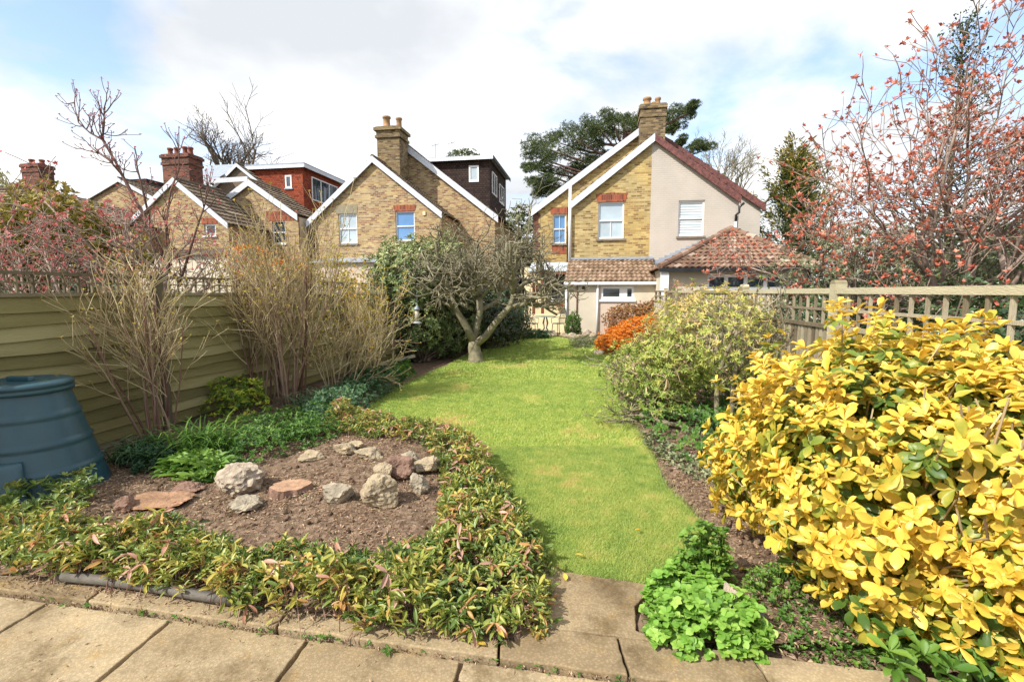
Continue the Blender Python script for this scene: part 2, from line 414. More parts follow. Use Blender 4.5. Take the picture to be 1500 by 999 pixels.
MB().box(w3[0]-.1, w3[1]+.1, D3m-.012, D3m+.04, w3[3]+.002, w3[3]+.32).build('brick_arch', MT['redbrick'], h3)
mb = MB()
for k in range(9):
    mb.box(m0-.004, m0+(.35 if k % 2 else .25), D3m-.012, D3m+.3, 3.6+k*.225, 3.6+k*.225+.223)
mb.build('brick_quoins', MT['redbrickh'], h3)
MB().box(w3[0]-.02, w3[1]+.02, D3m-.012, D3m+.04, w3[2]-.5, w3[2]-.085).build('brick_panel', MT['redbrick'], h3)
cs0 = F(937, 180, D3m-.5)[0]; cs1 = F(973, 180, D3m-.5)[0]
chimney(h3, cs0, cs1, D3m-.9, D3m+.1, zA-.5, F(955, 157, D3m-.5)[1], MT['chimbrick'], [(cs0+.3, D3m-.5, .4, .17), (cs1-.3, D3m-.5, .38, .12), (cs0+.62, D3m-.2, .3, .11)], MT['pot'], .08)
px, pz = F(835.5, 268, D3-.1)
pipe(h3, [(px, D3-.12, pz), (px, D3-.12, 2.9)], .065, 'white', 'soil_pipe')
pipe(h3, [(px-.22, D3m-.1, F(830,305,D3m)[1]), (px-.22, D3m-.1, 2.9)], .05, 'black')
gx, gz = F(1084, 296, D3-.1)
pipe(h3, [(gx+.15, D3-.1, gz-.05), (gx-.02, D3-.12, gz-.2), (gx-.02, D3-.12, gz-.4), (gx-.12, D3-.08, gz-.5), (gx-.12, D3-.08, gz-1.0)], .05, 'black')
pipe(h3, [(gx-.12, D3-.08, gz-.75), (gx-.12, D3-.08, 2.5)], .05, 'white')
# single-storey back extension under pantiles
DE = 18.8
eL = F(828, 450, DE)[0]; eR = F(966, 450, DE)[0]; zE = F(895, 411, DE)[1]; zT = F(895, 380, D3)[1]
kw = rect(880, 419.5, 929, 439, DE)
mb = MB(); spl = F(875, 450, DE)[0]
gable_wall(mb, [(eL, 0), (eR, 0), (eR, zE), (eL, zE)], [kw], DE)
mb.add([(eL, DE, 0), (eL, D3-.003, 0), (eL, D3-.003, zT-.1), (eL, DE, zE)], [(0,1,2,3)]); mb.add([(eR, DE, 0), (eR, D3-.003, 0), (eR, D3-.003, zT-.1), (eR, DE, zE)], [(0,1,2,3)])
mb.build('rendered_wall', MT['render'], h3)
MB().box(kw[0]-.06, F(952,450,DE)[0], DE-.012, DE+.02, 0, kw[2]-.1).build('render_panel', MT['renderp'], h3)
window(h3, *kw, DE, 'two', 'glass', sill='white', wd=.09, inset=.02)
mb = MB(); tiles(mb, (eL-.03, DE-.18, zE-.02), (eR+.0, DE-.18, zE-.02), (eR-.12, D3-.02, zT), (eL+.03, D3-.02, zT), 7, .19, .022, .04, 5)
mb.build('pantile_roof', MT['tile'], h3)
MB().bar((eL, D3-.07, zT+.03), (eR-.1, D3-.07, zT+.03), .14, .09).build('flashing', MT['lead'], h3)
MB().box(eL-.05, eR-.02, DE-.22, DE-.02, zE-.16, zE-.05).build('gutter', MT['white'], h3)
px = F(875, 450, DE)[0]; pipe(h3, [(px, DE-.08, zE-.1), (px, DE-.08, .02)], .04, 'white')
px = F(829.5, 450, DE)[0]; pipe(h3, [(px, DE-.06, zE-.1), (px, DE-.06, .02)], .04, 'white')
px = F(845, 450, DE)[0]; pipe(h3, [(px, DE-.03, zE-.15), (px, DE-.03, .75)], .022, 'redboard')
vx, vz = F(855, 422, DE)
mb = MB()
for rr, y in ((.15, -.02), (.11, -.04)):
    mb.add([(vx+rr*math.cos(a*math.pi/10), DE+y, vz+rr*math.sin(a*math.pi/10)) for a in range(20)] + [(vx+rr*math.cos(a*math.pi/10), DE+.01, vz+rr*math.sin(a*math.pi/10)) for a in range(20)], [tuple(range(20))] + [(a, (a+1)%20, (a+1)%20+20, a+20) for a in range(20)])
v = mb.build('flue_vent', MT['render'], h3)
MB().add([(vx+.07*math.cos(a*math.pi/8), DE-.045, vz+.07*math.sin(a*math.pi/8)) for a in range(16)], [tuple(range(16))]).build('vent_hole', MT['black'], v)
# recess left of the extension: garden room wall, windows and lean-to roof
DR = 21.6
r0 = F(768, 430, DR)[0]; r1 = F(830, 430, DR)[0]
rw = rect(806, 397, 829, 440, DR)
mb = MB(); gable_wall(mb, [(r0, 0), (r1+.3, 0), (r1+.3, 2.75), (r0, 2.75)], [rw], DR); mb.build('garden_room_wall', MT['renderw'], h3)
window(h3, *rw, DR, 'sash4', 'glass', wd=.07)
mb = MB()
zt = F(800, 388, DR)[1]
MB().prism([(r0+.35, DR-1.3, zt-.35), (r1+.2, DR-1.3, zt-.35), (r1+.2, DR+.0, zt+.05), (r0+.35, DR+.0, zt+.05)], (0, 0, .05)).build('lean_to_roof', MT['pvcroof'], h3)
for uu in (782, 795):
    px = F(uu, 430, DR-1.2)[0]; MB().box(px-.06, px+.06, DR-1.26, DR-1.14, 0, zt-.36).build('timber_post', MT['woodbrown'], h3)
MB().box(r0+.4, r1+.1, DR-1.28, DR-1.16, zt-.47, zt-.352).build('timber_beam', MT['woodbrown'], h3)
MB().box(r0+.3, r1+.0, DR-.9, DR-.8, 1.05, 1.13).build('timber_rail', MT['woodbrown'], h3)
MB().box(F(795,430,DR-1)[0]-.3, F(795,430,DR-1)[0]+.25, DR-1.0, DR-.9, 1.55, 1.95).build('door_panel', MT['woodbrown'], h3)

# hipped extension on the right
DH = 16.3
hL = F(966, 400, DH)[0]; hR = F(1203, 400, DH)[0]; zHe = F(1080, 391.5, DH)[1]
sHa, zHa = F(1071, 337, 18.7)
h3b = thing('hipped_extension', 'single-storey extension with a red-brown hipped pantile roof behind the trellis fence', 'building', (sHa, DH, 0), RZ)
hw = rect(1036, 402.5, 1152, 425, DH+.25)
mb = MB(); gable_wall(mb, [(hL+.2, 0), (hR-.25, 0), (hR-.25, zHe), (hL+.2, zHe)], [hw], DH+.25)
for x in (hL+.2, hR-.25): mb.add([(x, DH+.25, 0), (x, D3-.02, 0), (x, D3-.02, zHe), (x, DH+.25, zHe)], [(0,1,2,3)])
mb.build('wall', MT['render'], h3b)
window(h3b, *hw, DH+.25, 'four', 'glass', wd=.08, sill=True)
mb = MB()
tiles(mb, (hL, DH, zHe), (hR, DH, zHe), (sHa+.03, 18.7, zHa), (sHa-.03, 18.7, zHa), 11, .19, .022, .045, 5)
tiles(mb, (hL, D3, zHe), (hL, DH, zHe), (sHa, 18.7, zHa), (sHa, D3, zHa), 14, .25, .03, .035, 3)
tiles(mb, (hR, DH, zHe), (hR, D3, zHe), (sHa, D3, zHa), (sHa, 18.7, zHa), 14, .25, .03, .035, 3)
rf = mb.build('roof', MT['tiler'], h3b)
mb = MB()
for (p, q) in (((hL, DH, zHe), (sHa, 18.7, zHa)), ((hR, DH, zHe), (sHa, 18.7, zHa)), ((sHa, 18.7, zHa), (sHa, D3, zHa))):
    P, Q = Vector(p), Vector(q); n = int((Q-P).length / .33)
    for k in range(n):
        a = P.lerp(Q, k/n) + Vector((0,0,.05)); b_ = P.lerp(Q, (k+1.06)/n) + Vector((0,0,.035)); mb.tube([a, b_], [.115, .095], 9)
mb.build('ridge_tiles', MT['tiler'], rf)
MB().box(hL-.02, hR+.02, DH-.1, DH+.02, zHe-.13, zHe-.02).build('gutter', MT['black'], h3b)
MB().box(hL+.05, hL+.3, DH-.02, DH+.16, 0.2, zHe-.14).build('corner_board', MT['white'], h3b)
mb = MB()
a0 = F(958, 384, D3-.1); a1 = F(1062, 340, D3-.1)
n = 13
for k in range(n):
    f = k / n; s = a0[0] + (a1[0]-a0[0])*f; z = a0[1] + (a1[1]-a0[1])*f
    mb.box(s, s + (a1[0]-a0[0])/n*1.02, D3-.04, D3-.01, z-.45, z+.1)
mb.build('stepped_flashing', MT['lead'], h3b)
pipe(h3b, [(hR-.3, DH+.1, zHe-.1), (hR-.3, DH+.1, 0)], .05, 'black')

# ------------------------------------------------------------------ MIDDLE HOUSE
D2, D2m = 22.5, 25.2
sL, zL = F(460, 316, D2); sR, zR = F(647, 313, D2); sA, zA = F(547, 230.5, D2); zL = zR = (zL + zR) / 2
h2 = thing('brick_house', 'yellow-brown brick house with white bargeboards and a dark brown tile-hung loft dormer', 'house', (sA, D2, 0), RZ)
wa = rect(496, 313, 523, 357, D2); wb = rect(579.5, 309.5, 607.5, 353, D2); zL += .05
block(h2, sL+.05, sR-.02, zL, zL, sA, zA, D2, D2m+.2, MT['brick2'], [wa, wb], over=.08, rows=18, bh=.3)
window(h2, *wa, D2, 'sash4', 'glassp', sill='stone'); window(h2, *wb, D2, 'sash', 'glassb', sill='stone')
MB().box(wa[0]-.12, wa[1]+.05, D2-.015, D2+.04, wa[3]+.002, wa[3]+.42).build('lintel', M_plain('old_stone_lintel', (.27,.235,.16), .9, .15), h2)
mb = MB(); c = (wb[0]+wb[1])/2; mb.prism([(wb[0]-.03, D2-.012, wb[3]), (wb[1]+.03, D2-.012, wb[3]), (wb[1]+.1, D2-.012, wb[3]+.27), (c, D2-.012, wb[3]+.3), (wb[0]-.1, D2-.012, wb[3]+.27)], (0,.05,0)); mb.build('brick_arch', MT['redbrick'], h2)
MB().box(*[F(621.5,310,D2)[0]-.07, F(621.5,310,D2)[0]+.07], D2-.05, D2+.01, F(621,314,D2)[1]-.05, F(621,314,D2)[1]+.12).build('air_vent', MT['renderw'], h2)
mR = F(729, 313, D2m)[0]-.15; zMe = F(731, 313, D2m)[1]; mAs, mAz = F(583, 203, D2m)
mL = mAs - (mR - mAs)
block(h2, mL, mR, zMe, zMe, mAs, mAz, D2m, 33, MT['brick2'], [], over=.2, bh=.36, rows=26)
c0 = F(553.5, 210, D2+1.4)[0]; c1 = F(590, 210, D2+1.4)[0]
chimney(h2, c0+.05, c1-.1, D2+1.2, D2+2.3, zA-.6, F(572, 187, D2+1.4)[1], MT['chimbrick'], [(c0+.42, D2+1.6, .62, .19), (c1-.38, D2+1.9, .62, .15)], MT['pot'], .16)
# dormer: cheek facing the garden, front facing +s
dq = D2m + 1.0; dS = F(717, 240, dq)[0]; dZ = F(690, 233, dq)[1]
dm = MB(); dL = mAs + .6; zb = 5.7
hole = rect(687, 243, 701.5, 267, dq)
gable_wall(dm, [(dL, zb+1.4), (dS, zb), (dS, dZ), (dL, dZ)], [hole], dq)
dm.add([(dS, dq, zb), (dS, dq+5.0, zb), (dS, dq+5.0, dZ), (dS, dq, dZ)], [(0,1,2,3)])
do = dm.build('dormer', MT['darktile'], h2)
window(do, *hole, dq, 'plain', 'glassp', sill=False, inset=-.03, wd=.09)
MB().box(dL, dS+.25, dq-.25, dq+5.2, dZ+.002, dZ+.1).build('dormer_roof', MT['lead'], do)
MB().box(dL+.3, dS+.26, dq-.28, dq-.252, dZ-.12, dZ+.07).build('fascia', MT['barge'], do)
MB().box(dS+.252, dS+.28, dq-.28, dq+5.2, dZ-.12, dZ+.07).build('fascia', MT['black'], do)
side_window(do, dS, dq+.6, dq+1.9, dZ-1.75, dZ-.55); side_window(do, dS, dq+2.7, dq+4.2, dZ-1.85, dZ-.75)
# low lead-roofed extension
DX = 20.2
x0 = F(462, 400, DX)[0]; x1 = F(560, 400, DX)[0]; zx = F(500, 385, DX)[1]
MB().box(x0, x1, DX, D2-.01, 0, zx).build('extension_wall', MT['renderp'], h2)
MB().prism([(x0-.1, DX-.15, zx), (x1+.1, DX-.15, zx), (x1+.1, D2-.02, zx+.35), (x0-.1, D2-.02, zx+.35)], (0,0,.06)).build('lead_roof', MT['lead'], h2)
px, pz = F(458, 312, D2-.1); pipe(h2, [(px+.25, D2-.1, pz+.1), (px, D2-.12, pz-.15), (px, D2-.12, .2)], .06, 'black')
# aerials on the far roof
ax, az = F(640, 232, 28)
for k, (uu, vv) in enumerate(((638, 211), (662, 208))):
    ax, az = F(uu, vv, 28); t = MB(); t.tube([(ax, 28, az-1.1), (ax, 28, az)], .018, 5); t.tube([(ax-.25, 28, az-.1), (ax+.25, 28, az-.02)], .012, 4)
    for q in range(5): t.tube([(ax-.22+q*.1, 27.8, az-.09+.016*q), (ax-.22+q*.1, 28.2, az-.09+.016*q)], .008, 3)
    t.build('aerial', MT['lead'], h2)

# ------------------------------------------------------------------ LEFT HOUSES
# far one with red tile-hung dormer
D1 = 24.6
sL, zL = F(295, 313, D1); sR, zR = F(437, 314, D1); sA, zA = F(366, 264, D1); zL = zR
h1b = thing('dormer_house', 'brick house with a red tile-hung loft dormer holding a white triple window', 'house', (sA, D1, 0), RZ)
wc = rect(399, 324, 418, 357, D1)
block(h1b, sL, sR-.02, zL, zL, sA, zA, D1, D1+2.6, MT['brick2'], [wc], over=.05, rows=16, bh=.36)
window(h1b, *wc, D1, 'sash', 'glass')
MB().box(wc[0]-.35, sR-.03, D1-.012, D1+.04, wc[3]+.002, wc[3]+.55).build('red_brick_band', MT['redbrick'], h1b)
MB().add([(sR+.004, D1+.05, 0), (sR+.004, D1+2.6, 0), (sR+.004, D1+2.6, zL-.15), (sR+.004, D1+.05, zL-.15)], [(0,1,2,3)]).build('rendered_side_wall', MT['render'], h1b)
mAs, mAz = F(349, 241, D1+2.4); mRs = F(460, 330, D1+2.4)[0]
block(h1b, mAs-(mRs-mAs), mRs, F(460,330,D1+2.4)[1], F(460,330,D1+2.4)[1], mAs, mAz, D1+2.4, D1+10, MT['tiled'], [], over=.05, bh=.2, rows=24)
dq = D1 + 3.0; dS = F(443, 250, dq)[0]; dZ = F(425, 247, dq)[1]; dL = F(364, 260, dq)[0]
hole = rect(418, 257, 427.5, 276, dq)
zb = F(443, 310, dq)[1]
dm = MB(); gable_wall(dm, [(dL, dZ-.2), (dS-.05, zb), (dS, zb), (dS, dZ), (dL, dZ)], [hole], dq)
gd = [(dS, dq, zb), (dS, dq+5.4, zb), (dS, dq+5.4, dZ-.2), (dS, dq+3.8, dZ+.15), (dS, dq, dZ)]
dm.add(gd, [(0,1,2,3,4)])
do = dm.build('dormer', MT['redtile'], h1b)
window(do, *hole, dq, 'plain', 'glass', sill='lead', inset=-.03, wd=.09)
MB().box(dL-.1, dS+.25, dq-.22, dq+5.5, dZ+.15, dZ+.27).build('dormer_roof', MT['lead'], do)
MB().box(dL-.1, dS+.24, dq-.25, dq-.222, dZ-.02, dZ+.16).build('fascia', MT['barge'], do)
MB().box(dS+.252, dS+.28, dq-.25, dq+5.5, dZ-.02, dZ+.18).build('fascia', MT['barge'], do)
side_window(do, dS, dq+.9, dq+4.0, dZ-1.75, dZ-.3, 3)
# pale roof sheets left of its peak
p0 = F(286, 262, D1+1.5); p1 = F(340, 240, D1+4)
MB().prism([(p0[0], D1+1.5, p0[1]), (F(322,262,D1+1.5)[0], D1+1.5, p0[1]), (p1[0]-.1, D1+5, p1[1]+.2), (p1[0]-2.6, D1+5, p1[1]+.2)], (0,0,.05)).build('pale_roof_sheet', MT['lead'], h1b)
MB().prism([(F(286,262,D1)[0], D1-.2, F(286,262,D1)[1]-.35), (sA, D1-.2, zA-.1), (sA, D1-.2, zA+.15), (F(286,262,D1)[0], D1-.2, F(286,262,D1)[1]-.1)], (0,.1,0)).build('fascia', MT['barge'], h1b)

D0 = 21.5
sL, zL = F(187, 331, D0); sR, zR = F(334, 325, D0); sA, zA = F(257, 262, D0); zL = zR = (zL+zR)/2
h1 = thing('brick_gable_house', 'brown brick gable with a tall red chimney of four clay pots behind the pink-flowering tree', 'house', (sA, D0, 0), RZ)
wd_ = rect(299, 328, 316, 345, D0)
block(h1, sL, sR, zL, zL, sA, zA, D0, D1-.1, MT['brick2'], [wd_], over=.1, rows=16, bh=.28)
window(h1, *wd_, D0, 'plain', 'glass', wd=.09)
mb = MB(); mb.box(wd_[0]-.12, wd_[1]+.12, D0-.012, D0+.04, wd_[3]+.002, wd_[3]+.28); mb.build('brick_arch', MT['redbrick'], h1)
c0 = F(235, 240, D0+.8)[0]+.1; c1 = F(280, 240, D0+.8)[0]
chimney(h1, c0, c1-.15, D0+.8, D0+1.7, zA-1.0, F(260, 225, D0+.8)[1], MT['redbrickh'], [(c0+.15, D0+1.2, .42, .13), (c0+.55, D0+1.2, .42, .13), (c0+.95, D0+1.3, .48, .13), (c0+1.32, D0+1.25, .42, .13)], MT['potr'], .10)
x0 = F(196, 380, 19)[0]; x1 = F(335, 380, 19)[0]
MB().box(x0, x1, 19, D0-.01, 0, F(260,375,19)[1]).build('extension_wall', MT['render'], h1)
MB().prism([(x0, 18.85, F(260,375,19)[1]), (x1, 18.85, F(260,375,19)[1]), (x1, D0-.02, F(260,372,19)[1]+.4), (x0, D0-.02, F(260,372,19)[1]+.4)], (0,0,.06)).build('extension_roof', MT['tiled'], h1)
# hipped house at the far left
DF = 20.0
h0 = thing('hipped_house', 'dark tiled hipped house at the left edge with a squat red-brown chimney of two pots', 'house', (F(40, 400, DF)[0], DF, 0), RZ)
e0 = F(-160, 330, DF); e1 = F(196, 330, DF); rg0 = F(-60, 262, DF+4); rg1 = F(62, 276, DF+4)
mb = MB(); zz = e1[1]
mb.box(e0[0]+.2, e1[0]-.2, DF+.2, DF+8, 0, zz-.02); mb.build('wall', MT['brick2'], h0)
mb = MB()
tiles(mb, (e0[0], DF, zz), (e1[0], DF, zz), (rg1[0], DF+4, rg1[1]), (rg0[0], DF+4, rg1[1]), 13, .3, .016, .055, 3)
tiles(mb, (e1[0], DF, zz), (e1[0], DF+8, zz), (rg1[0], DF+4.02, rg1[1]), (rg1[0], DF+4, rg1[1]), 13, .3, .016, .055, 3)
tiles(mb, (e1[0], DF+8, zz), (e0[0], DF+8, zz), (rg0[0], DF+4, rg1[1]), (rg1[0], DF+4, rg1[1]), 20, .3, .012, .03, 1)
mb.tube([(rg0[0], DF+4, rg1[1]+.05), (rg1[0], DF+4, rg1[1]+.05), (e1[0], DF, zz+.05)], .1, 8)
mb.build('roof', MT['tiled'], h0)
c0 = F(33, 260, DF+3.5)[0]; c1 = F(70, 260, DF+3.5)[0]
chimney(h0, c0+.1, c1-.45, DF+3.4, DF+4.2, rg1[1]-.5, F(50, 240, DF+3.5)[1], MT['redbrickh'], [(c0+.35, DF+3.8, .35, .14), (c1-.7, DF+3.8, .3, .13)], MT['potr'], .08)
# back gable between them
sL, zL = F(112, 300, 28); sR, _ = F(238, 300, 28); sA, zA = F(176, 262, 28)
hb = thing('rear_gable_house', 'distant brown tiled gable showing between the two red chimneys', 'house', (sA, 28, 0), RZ)
block(hb, sL, sR, zL, zL, sA, zA, 28, 34, MT['brick2'], [], over=.2, rows=16, bh=.25)
c0 = F(192, 265, 32)[0]; c1 = F(232, 262, 32)[0]
MB().box(c0, c1, 31, 32.5, 5, F(210, 262, 31)[1]).build('dark_dormer', MT['darktile'], hb)
def fence_x(y): return 2.2 + .15*y
# ------------------------------------------------------------------ leaves, twigs
def tmpl(kind):
    if kind == 'small':
        v = [(0,0,0), (-.5,.5,.10), (0,1,-.06), (.5,.5,.10)]; f = [(0,3,2), (0,2,1)]
    elif kind == 'mid':
        v = [(0,0,0), (-.5,.5,.10), (0,.5,.0), (.5,.5,.10), (0,1,-.14)]; f = [(0,3,2), (0,2,1), (2,3,4), (1,2,4)]
    else:
        ws = {'obo': (.13,.36,.50,.36), 'lan': (.22,.45,.46,.26), 'ova': (.36,.52,.46,.26)}[kind]
        v = [(0,0,0)]
        for w, y in zip(ws, (.15,.42,.70,.91)):
            z = -.22*y*y; v += [(-w,y,z+.10), (0,y,z), (w,y,z+.10)]
        v.append((0,1,-.26))
        f = [(0,2,1),(0,3,2)]
        for i in (1,4,7): f += [(i,i+1,i+4),(i,i+4,i+3),(i+1,i+2,i+5),(i+1,i+5,i+4)]
        f += [(10,11,13),(11,12,13)]
    return np.array(v, dtype=float), np.array(f, dtype=int)
def nrm(a): return a / np.maximum(np.linalg.norm(a, axis=-1, keepdims=True), 1e-9)
class Leaves:
    def __init__(s, kind='mid'): s.tv, s.tf = tmpl(kind); s.V = []; s.Fc = []; s.R = []; s.n = 0
    def add(s, P, D, N, L, W, R):
        P = np.asarray(P, float); D = nrm(np.asarray(D, float)); N = np.asarray(N, float)
        X = nrm(np.cross(D, N)); Z = np.cross(X, D); n = len(P)
        if n == 0: return s
        L = np.broadcast_to(np.asarray(L, float), (n,)); W = np.broadcast_to(np.asarray(W, float), (n,))
        t = s.tv
        v = P[:,None,:] + X[:,None,:]*(t[None,:,0,None]*W[:,None,None]) + D[:,None,:]*(t[None,:,1,None]*L[:,None,None]) + Z[:,None,:]*(t[None,:,2,None]*L[:,None,None])
        f = s.tf[None] + (np.arange(n)*len(t))[:,None,None] + s.n
        s.V.append(v.reshape(-1,3)); s.Fc.append(f.reshape(-1,3)); s.R.append(np.repeat(np.broadcast_to(np.asarray(R, float), (n,)), len(s.tf))); s.n += n*len(t)
        return s
    def rosettes(s, C, A, k, L, W, ang=(55,85), rmean=.5, rvar=.2, perleaf=.1, droop=0.0, stem=0.0, jit=.15):
        """k leaves round each centre C with axis A"""
        C = np.asarray(C, float); A = nrm(np.asarray(A, float)); n = len(C)
        if n == 0: return s
        rm = np.broadcast_to(np.asarray(rmean, float), (n,)); base = rm + RS.normal(0, rvar, n)
        h = np.where(np.abs(A[:,2:3]) > .9, np.array([[1.,0,0]]), np.array([[0,0,1.]])); X = nrm(np.cross(A, h)); Y = np.cross(A, X)
        Lb = np.broadcast_to(np.asarray(L, float), (n,))
        ph = RS.uniform(0, 6.28, n)
        for i in range(k):
            a = ph + i*2.399 + RS.normal(0, jit, n); al = np.radians(RS.uniform(ang[0], ang[1], n))
            rad = X*np.cos(a)[:,None] + Y*np.sin(a)[:,None]
            D = A*np.cos(al)[:,None] + rad*np.sin(al)[:,None]; D[:,2] -= droop
            N = A + RS.normal(0, .25, (n,3)) - rad*.3
            l = Lb*RS.uniform(.65, 1.12, n)
            s.add(C - A*(stem*RS.uniform(0,1,(n,1))), D, N, l, l*W*RS.uniform(.85,1.15,n), np.clip(base + RS.normal(0, perleaf, n), 0, 1))
        return s
    def scatter(s, C, sig, m, L, W, up=.4, rmean=.5, rvar=.2):
        """m loose leaves round every centre"""
        C = np.repeat(np.asarray(C, float), m, axis=0); n = len(C)
        P = C + RS.normal(0, sig, (n,3)); D = RS.normal(0, 1, (n,3)); D[:,2] += up; N = RS.normal(0, .6, (n,3)); N[:,2] += 1
        rm = np.repeat(np.broadcast_to(np.asarray(rmean, float), (len(C)//m,)), m)
        l = L*RS.uniform(.6,1.2,n)
        return s.add(P, D, N, l, l*W, np.clip(rm + RS.normal(0, rvar, n), 0, 1))
    def build(s, name, mat, parent=None, off=None, smooth=False):
        return mesh_obj(name, np.concatenate(s.V), np.concatenate(s.Fc), np.concatenate(s.R), mat, parent, smooth, off)

def blob_pts(c, r, n, shell=(.55, 1.0), lump=.22, freq=1.7, zmin=None, clip=None, up=.35, power=.6):
    c = np.array(c, float); r = np.array(r, float)
    d = nrm(RS.normal(0, 1, (n,3)))
    q = np.array([mnoise.noise(Vector((x[0]*freq + c[0], x[1]*freq + c[1], x[2]*freq + c[2]))) for x in d])
    q2 = np.array([mnoise.noise(Vector((x[0]*freq*3 + c[1], x[1]*freq*3, x[2]*freq*3 + c[0]))) for x in d])
    k = (shell[0] + (shell[1]-shell[0]) * RS.uniform(0, 1, n)**power) * (1 + lump*q*1.6 + lump*.6*q2)
    P = c + d*r*k[:,None]; A = nrm(d/r + np.array([0, 0, up]) + RS.normal(0, .25, (n,3)))
    m = np.ones(n, bool)
    if zmin is not None: m &= P[:,2] > zmin
    if clip is not None: m &= clip(P)
    return P[m], A[m]

def nv(a): return Vector(RS.normal(0, a, 3).tolist())
def grow(out, tips, p, d, L, r, lv, mx, nch=(4,4,3,3), nseg=5, wob=.16, up=.03, ratio=.62, spread=(30,60), rmin=.003, taper=.55, start=.3, rr=.55):
    p = Vector(p); d = Vector(d).normalized(); pts = [p.copy()]; rad = [r]
    for i in range(nseg):
        d = (d + nv(wob) + Vector((0,0,up))).normalized(); p = p + d*(L/nseg); pts.append(p.copy())
        rad.append(max(rmin, r*(1 - (1-taper)*(i+1)/nseg)))
    out.append((pts, rad, lv))
    if lv >= mx: tips.append((p, d)); return
    n = nch[min(lv, len(nch)-1)]
    for c in range(n):
        t = start + (1-start)*(c + random.random())/n; t = min(t, .999)
        i = int(t*nseg); q = pts[i].lerp(pts[i+1], t*nseg - i); dd = (pts[i+1]-pts[i]).normalized()
        ax = dd.cross(nv(1)); 
        if ax.length < 1e-4: ax = Vector((1,0,0))
        ax.normalize()
        from mathutils import Quaternion
        nd_ = Quaternion(ax, math.radians(random.uniform(*spread))) @ dd
        grow(out, tips, q, nd_, L*ratio*random.uniform(.75,1.2), max(rmin, rad[i]*rr), lv+1, mx, nch, max(3, nseg-1), wob, up, ratio, spread, rmin, taper, start, rr)
    if lv > 0: tips.append((p, d))
def twig_mb(out, lo=0, hi=99, k=(8,6,5,4,3,3)):
    mb = MB()
    for pts, rad, lv in out:
        if lo <= lv <= hi: mb.tube(pts, rad, k[min(lv, len(k)-1)])
    return mb

LF = dict
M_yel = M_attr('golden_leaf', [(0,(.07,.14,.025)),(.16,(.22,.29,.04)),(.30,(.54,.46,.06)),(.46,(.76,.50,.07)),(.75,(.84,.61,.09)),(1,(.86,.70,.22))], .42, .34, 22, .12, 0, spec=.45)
M_green = M_attr('fresh_green_leaf', [(0,(.03,.085,.012)),(.5,(.09,.20,.03)),(1,(.20,.33,.05))], .5, .3, 4, .12, spec=.4)
M_blue = M_attr('blue_green_leaf', [(0,(.025,.07,.03)),(.5,(.07,.15,.06)),(1,(.16,.27,.12))], .5, .25, 4, .12, spec=.4)
M_dark = M_attr('dark_glossy_leaf', [(0,(.014,.032,.010)),(.5,(.036,.072,.020)),(.82,(.09,.14,.035)),(1,(.19,.21,.07))], .36, .12, 4, .12, spec=.6)
M_leu = M_attr('bronze_and_green_leaf', [(0,(.07,.13,.03)),(.3,(.17,.25,.05)),(.55,(.38,.40,.08)),(.75,(.55,.46,.10)),(.9,(.48,.20,.09)),(1,(.55,.32,.24))], .38, .32, 5, .10, spec=.5)
M_pie = M_attr('yellow_green_young_leaf', [(0,(.12,.19,.035)),(.35,(.28,.37,.07)),(.7,(.52,.52,.13)),(1,(.66,.45,.17))], .5, .3, 5, .10, spec=.4)
M_red = M_attr('red_spring_bud', [(0,(.38,.09,.06)),(.5,(.66,.21,.13)),(1,(.78,.38,.27))], .6, .3, 5, .1)
M_pink = M_attr('pink_blossom', [(0,(.36,.07,.07)),(.5,(.62,.17,.16)),(1,(.76,.36,.32))], .6, .3, 5, .1)
M_ora = M_attr('orange_heath_foliage', [(0,(.42,.11,.02)),(.5,(.80,.28,.035)),(1,(.88,.42,.07))], .6, .25, 5, .1)
M_rust = M_attr('rusty_twig_leaf', [(0,(.22,.11,.05)),(.5,(.42,.20,.09)),(1,(.48,.40,.14))], .6, .2, 5, .1)
M_gold = M_attr('golden_conifer_spray', [(0,(.04,.07,.02)),(.5,(.13,.15,.035)),(1,(.42,.32,.07))], .6, .2, 2, .15)
M_pine = M_attr('pine_needle_clump', [(0,(.04,.065,.025)),(.5,(.10,.14,.045)),(1,(.22,.25,.085))], .6, .1, 2, .15)
M_grey = M_attr('grey_green_leaf', [(0,(.06,.085,.04)),(.5,(.15,.18,.085)),(1,(.32,.33,.18))], .5, .2, 4, .1)
M_bark = M_plain('grey_brown_bark', (.17,.13,.095), .9, .3, 9, .5, 40, .2)
M_barkl = M_plain('lichen_pale_bark', (.26,.23,.15), .9, .3, 9, .5, 30, .2)
M_barkr = M_plain('reddish_bark', (.17,.10,.08), .85, .3, 9, .4, 40, .2)
M_twig = M_attr('tan_twig', [(0,(.22,.15,.09)),(.5,(.42,.32,.18)),(1,(.60,.50,.30))], .85, 0, 4, .2, spec=.2)
M_tstem = M_attr('brown_stem', [(0,(.11,.055,.04)),(.5,(.24,.14,.10)),(1,(.40,.28,.20))], .85, 0, 4, .2, spec=.2)

def clipfence(P): return P[:,0] < 2.2 + .15*P[:,1] - .06
def clipleft(P): return P[:,0] > -4.06 + .22*(P[:,1]-5.55) + .1

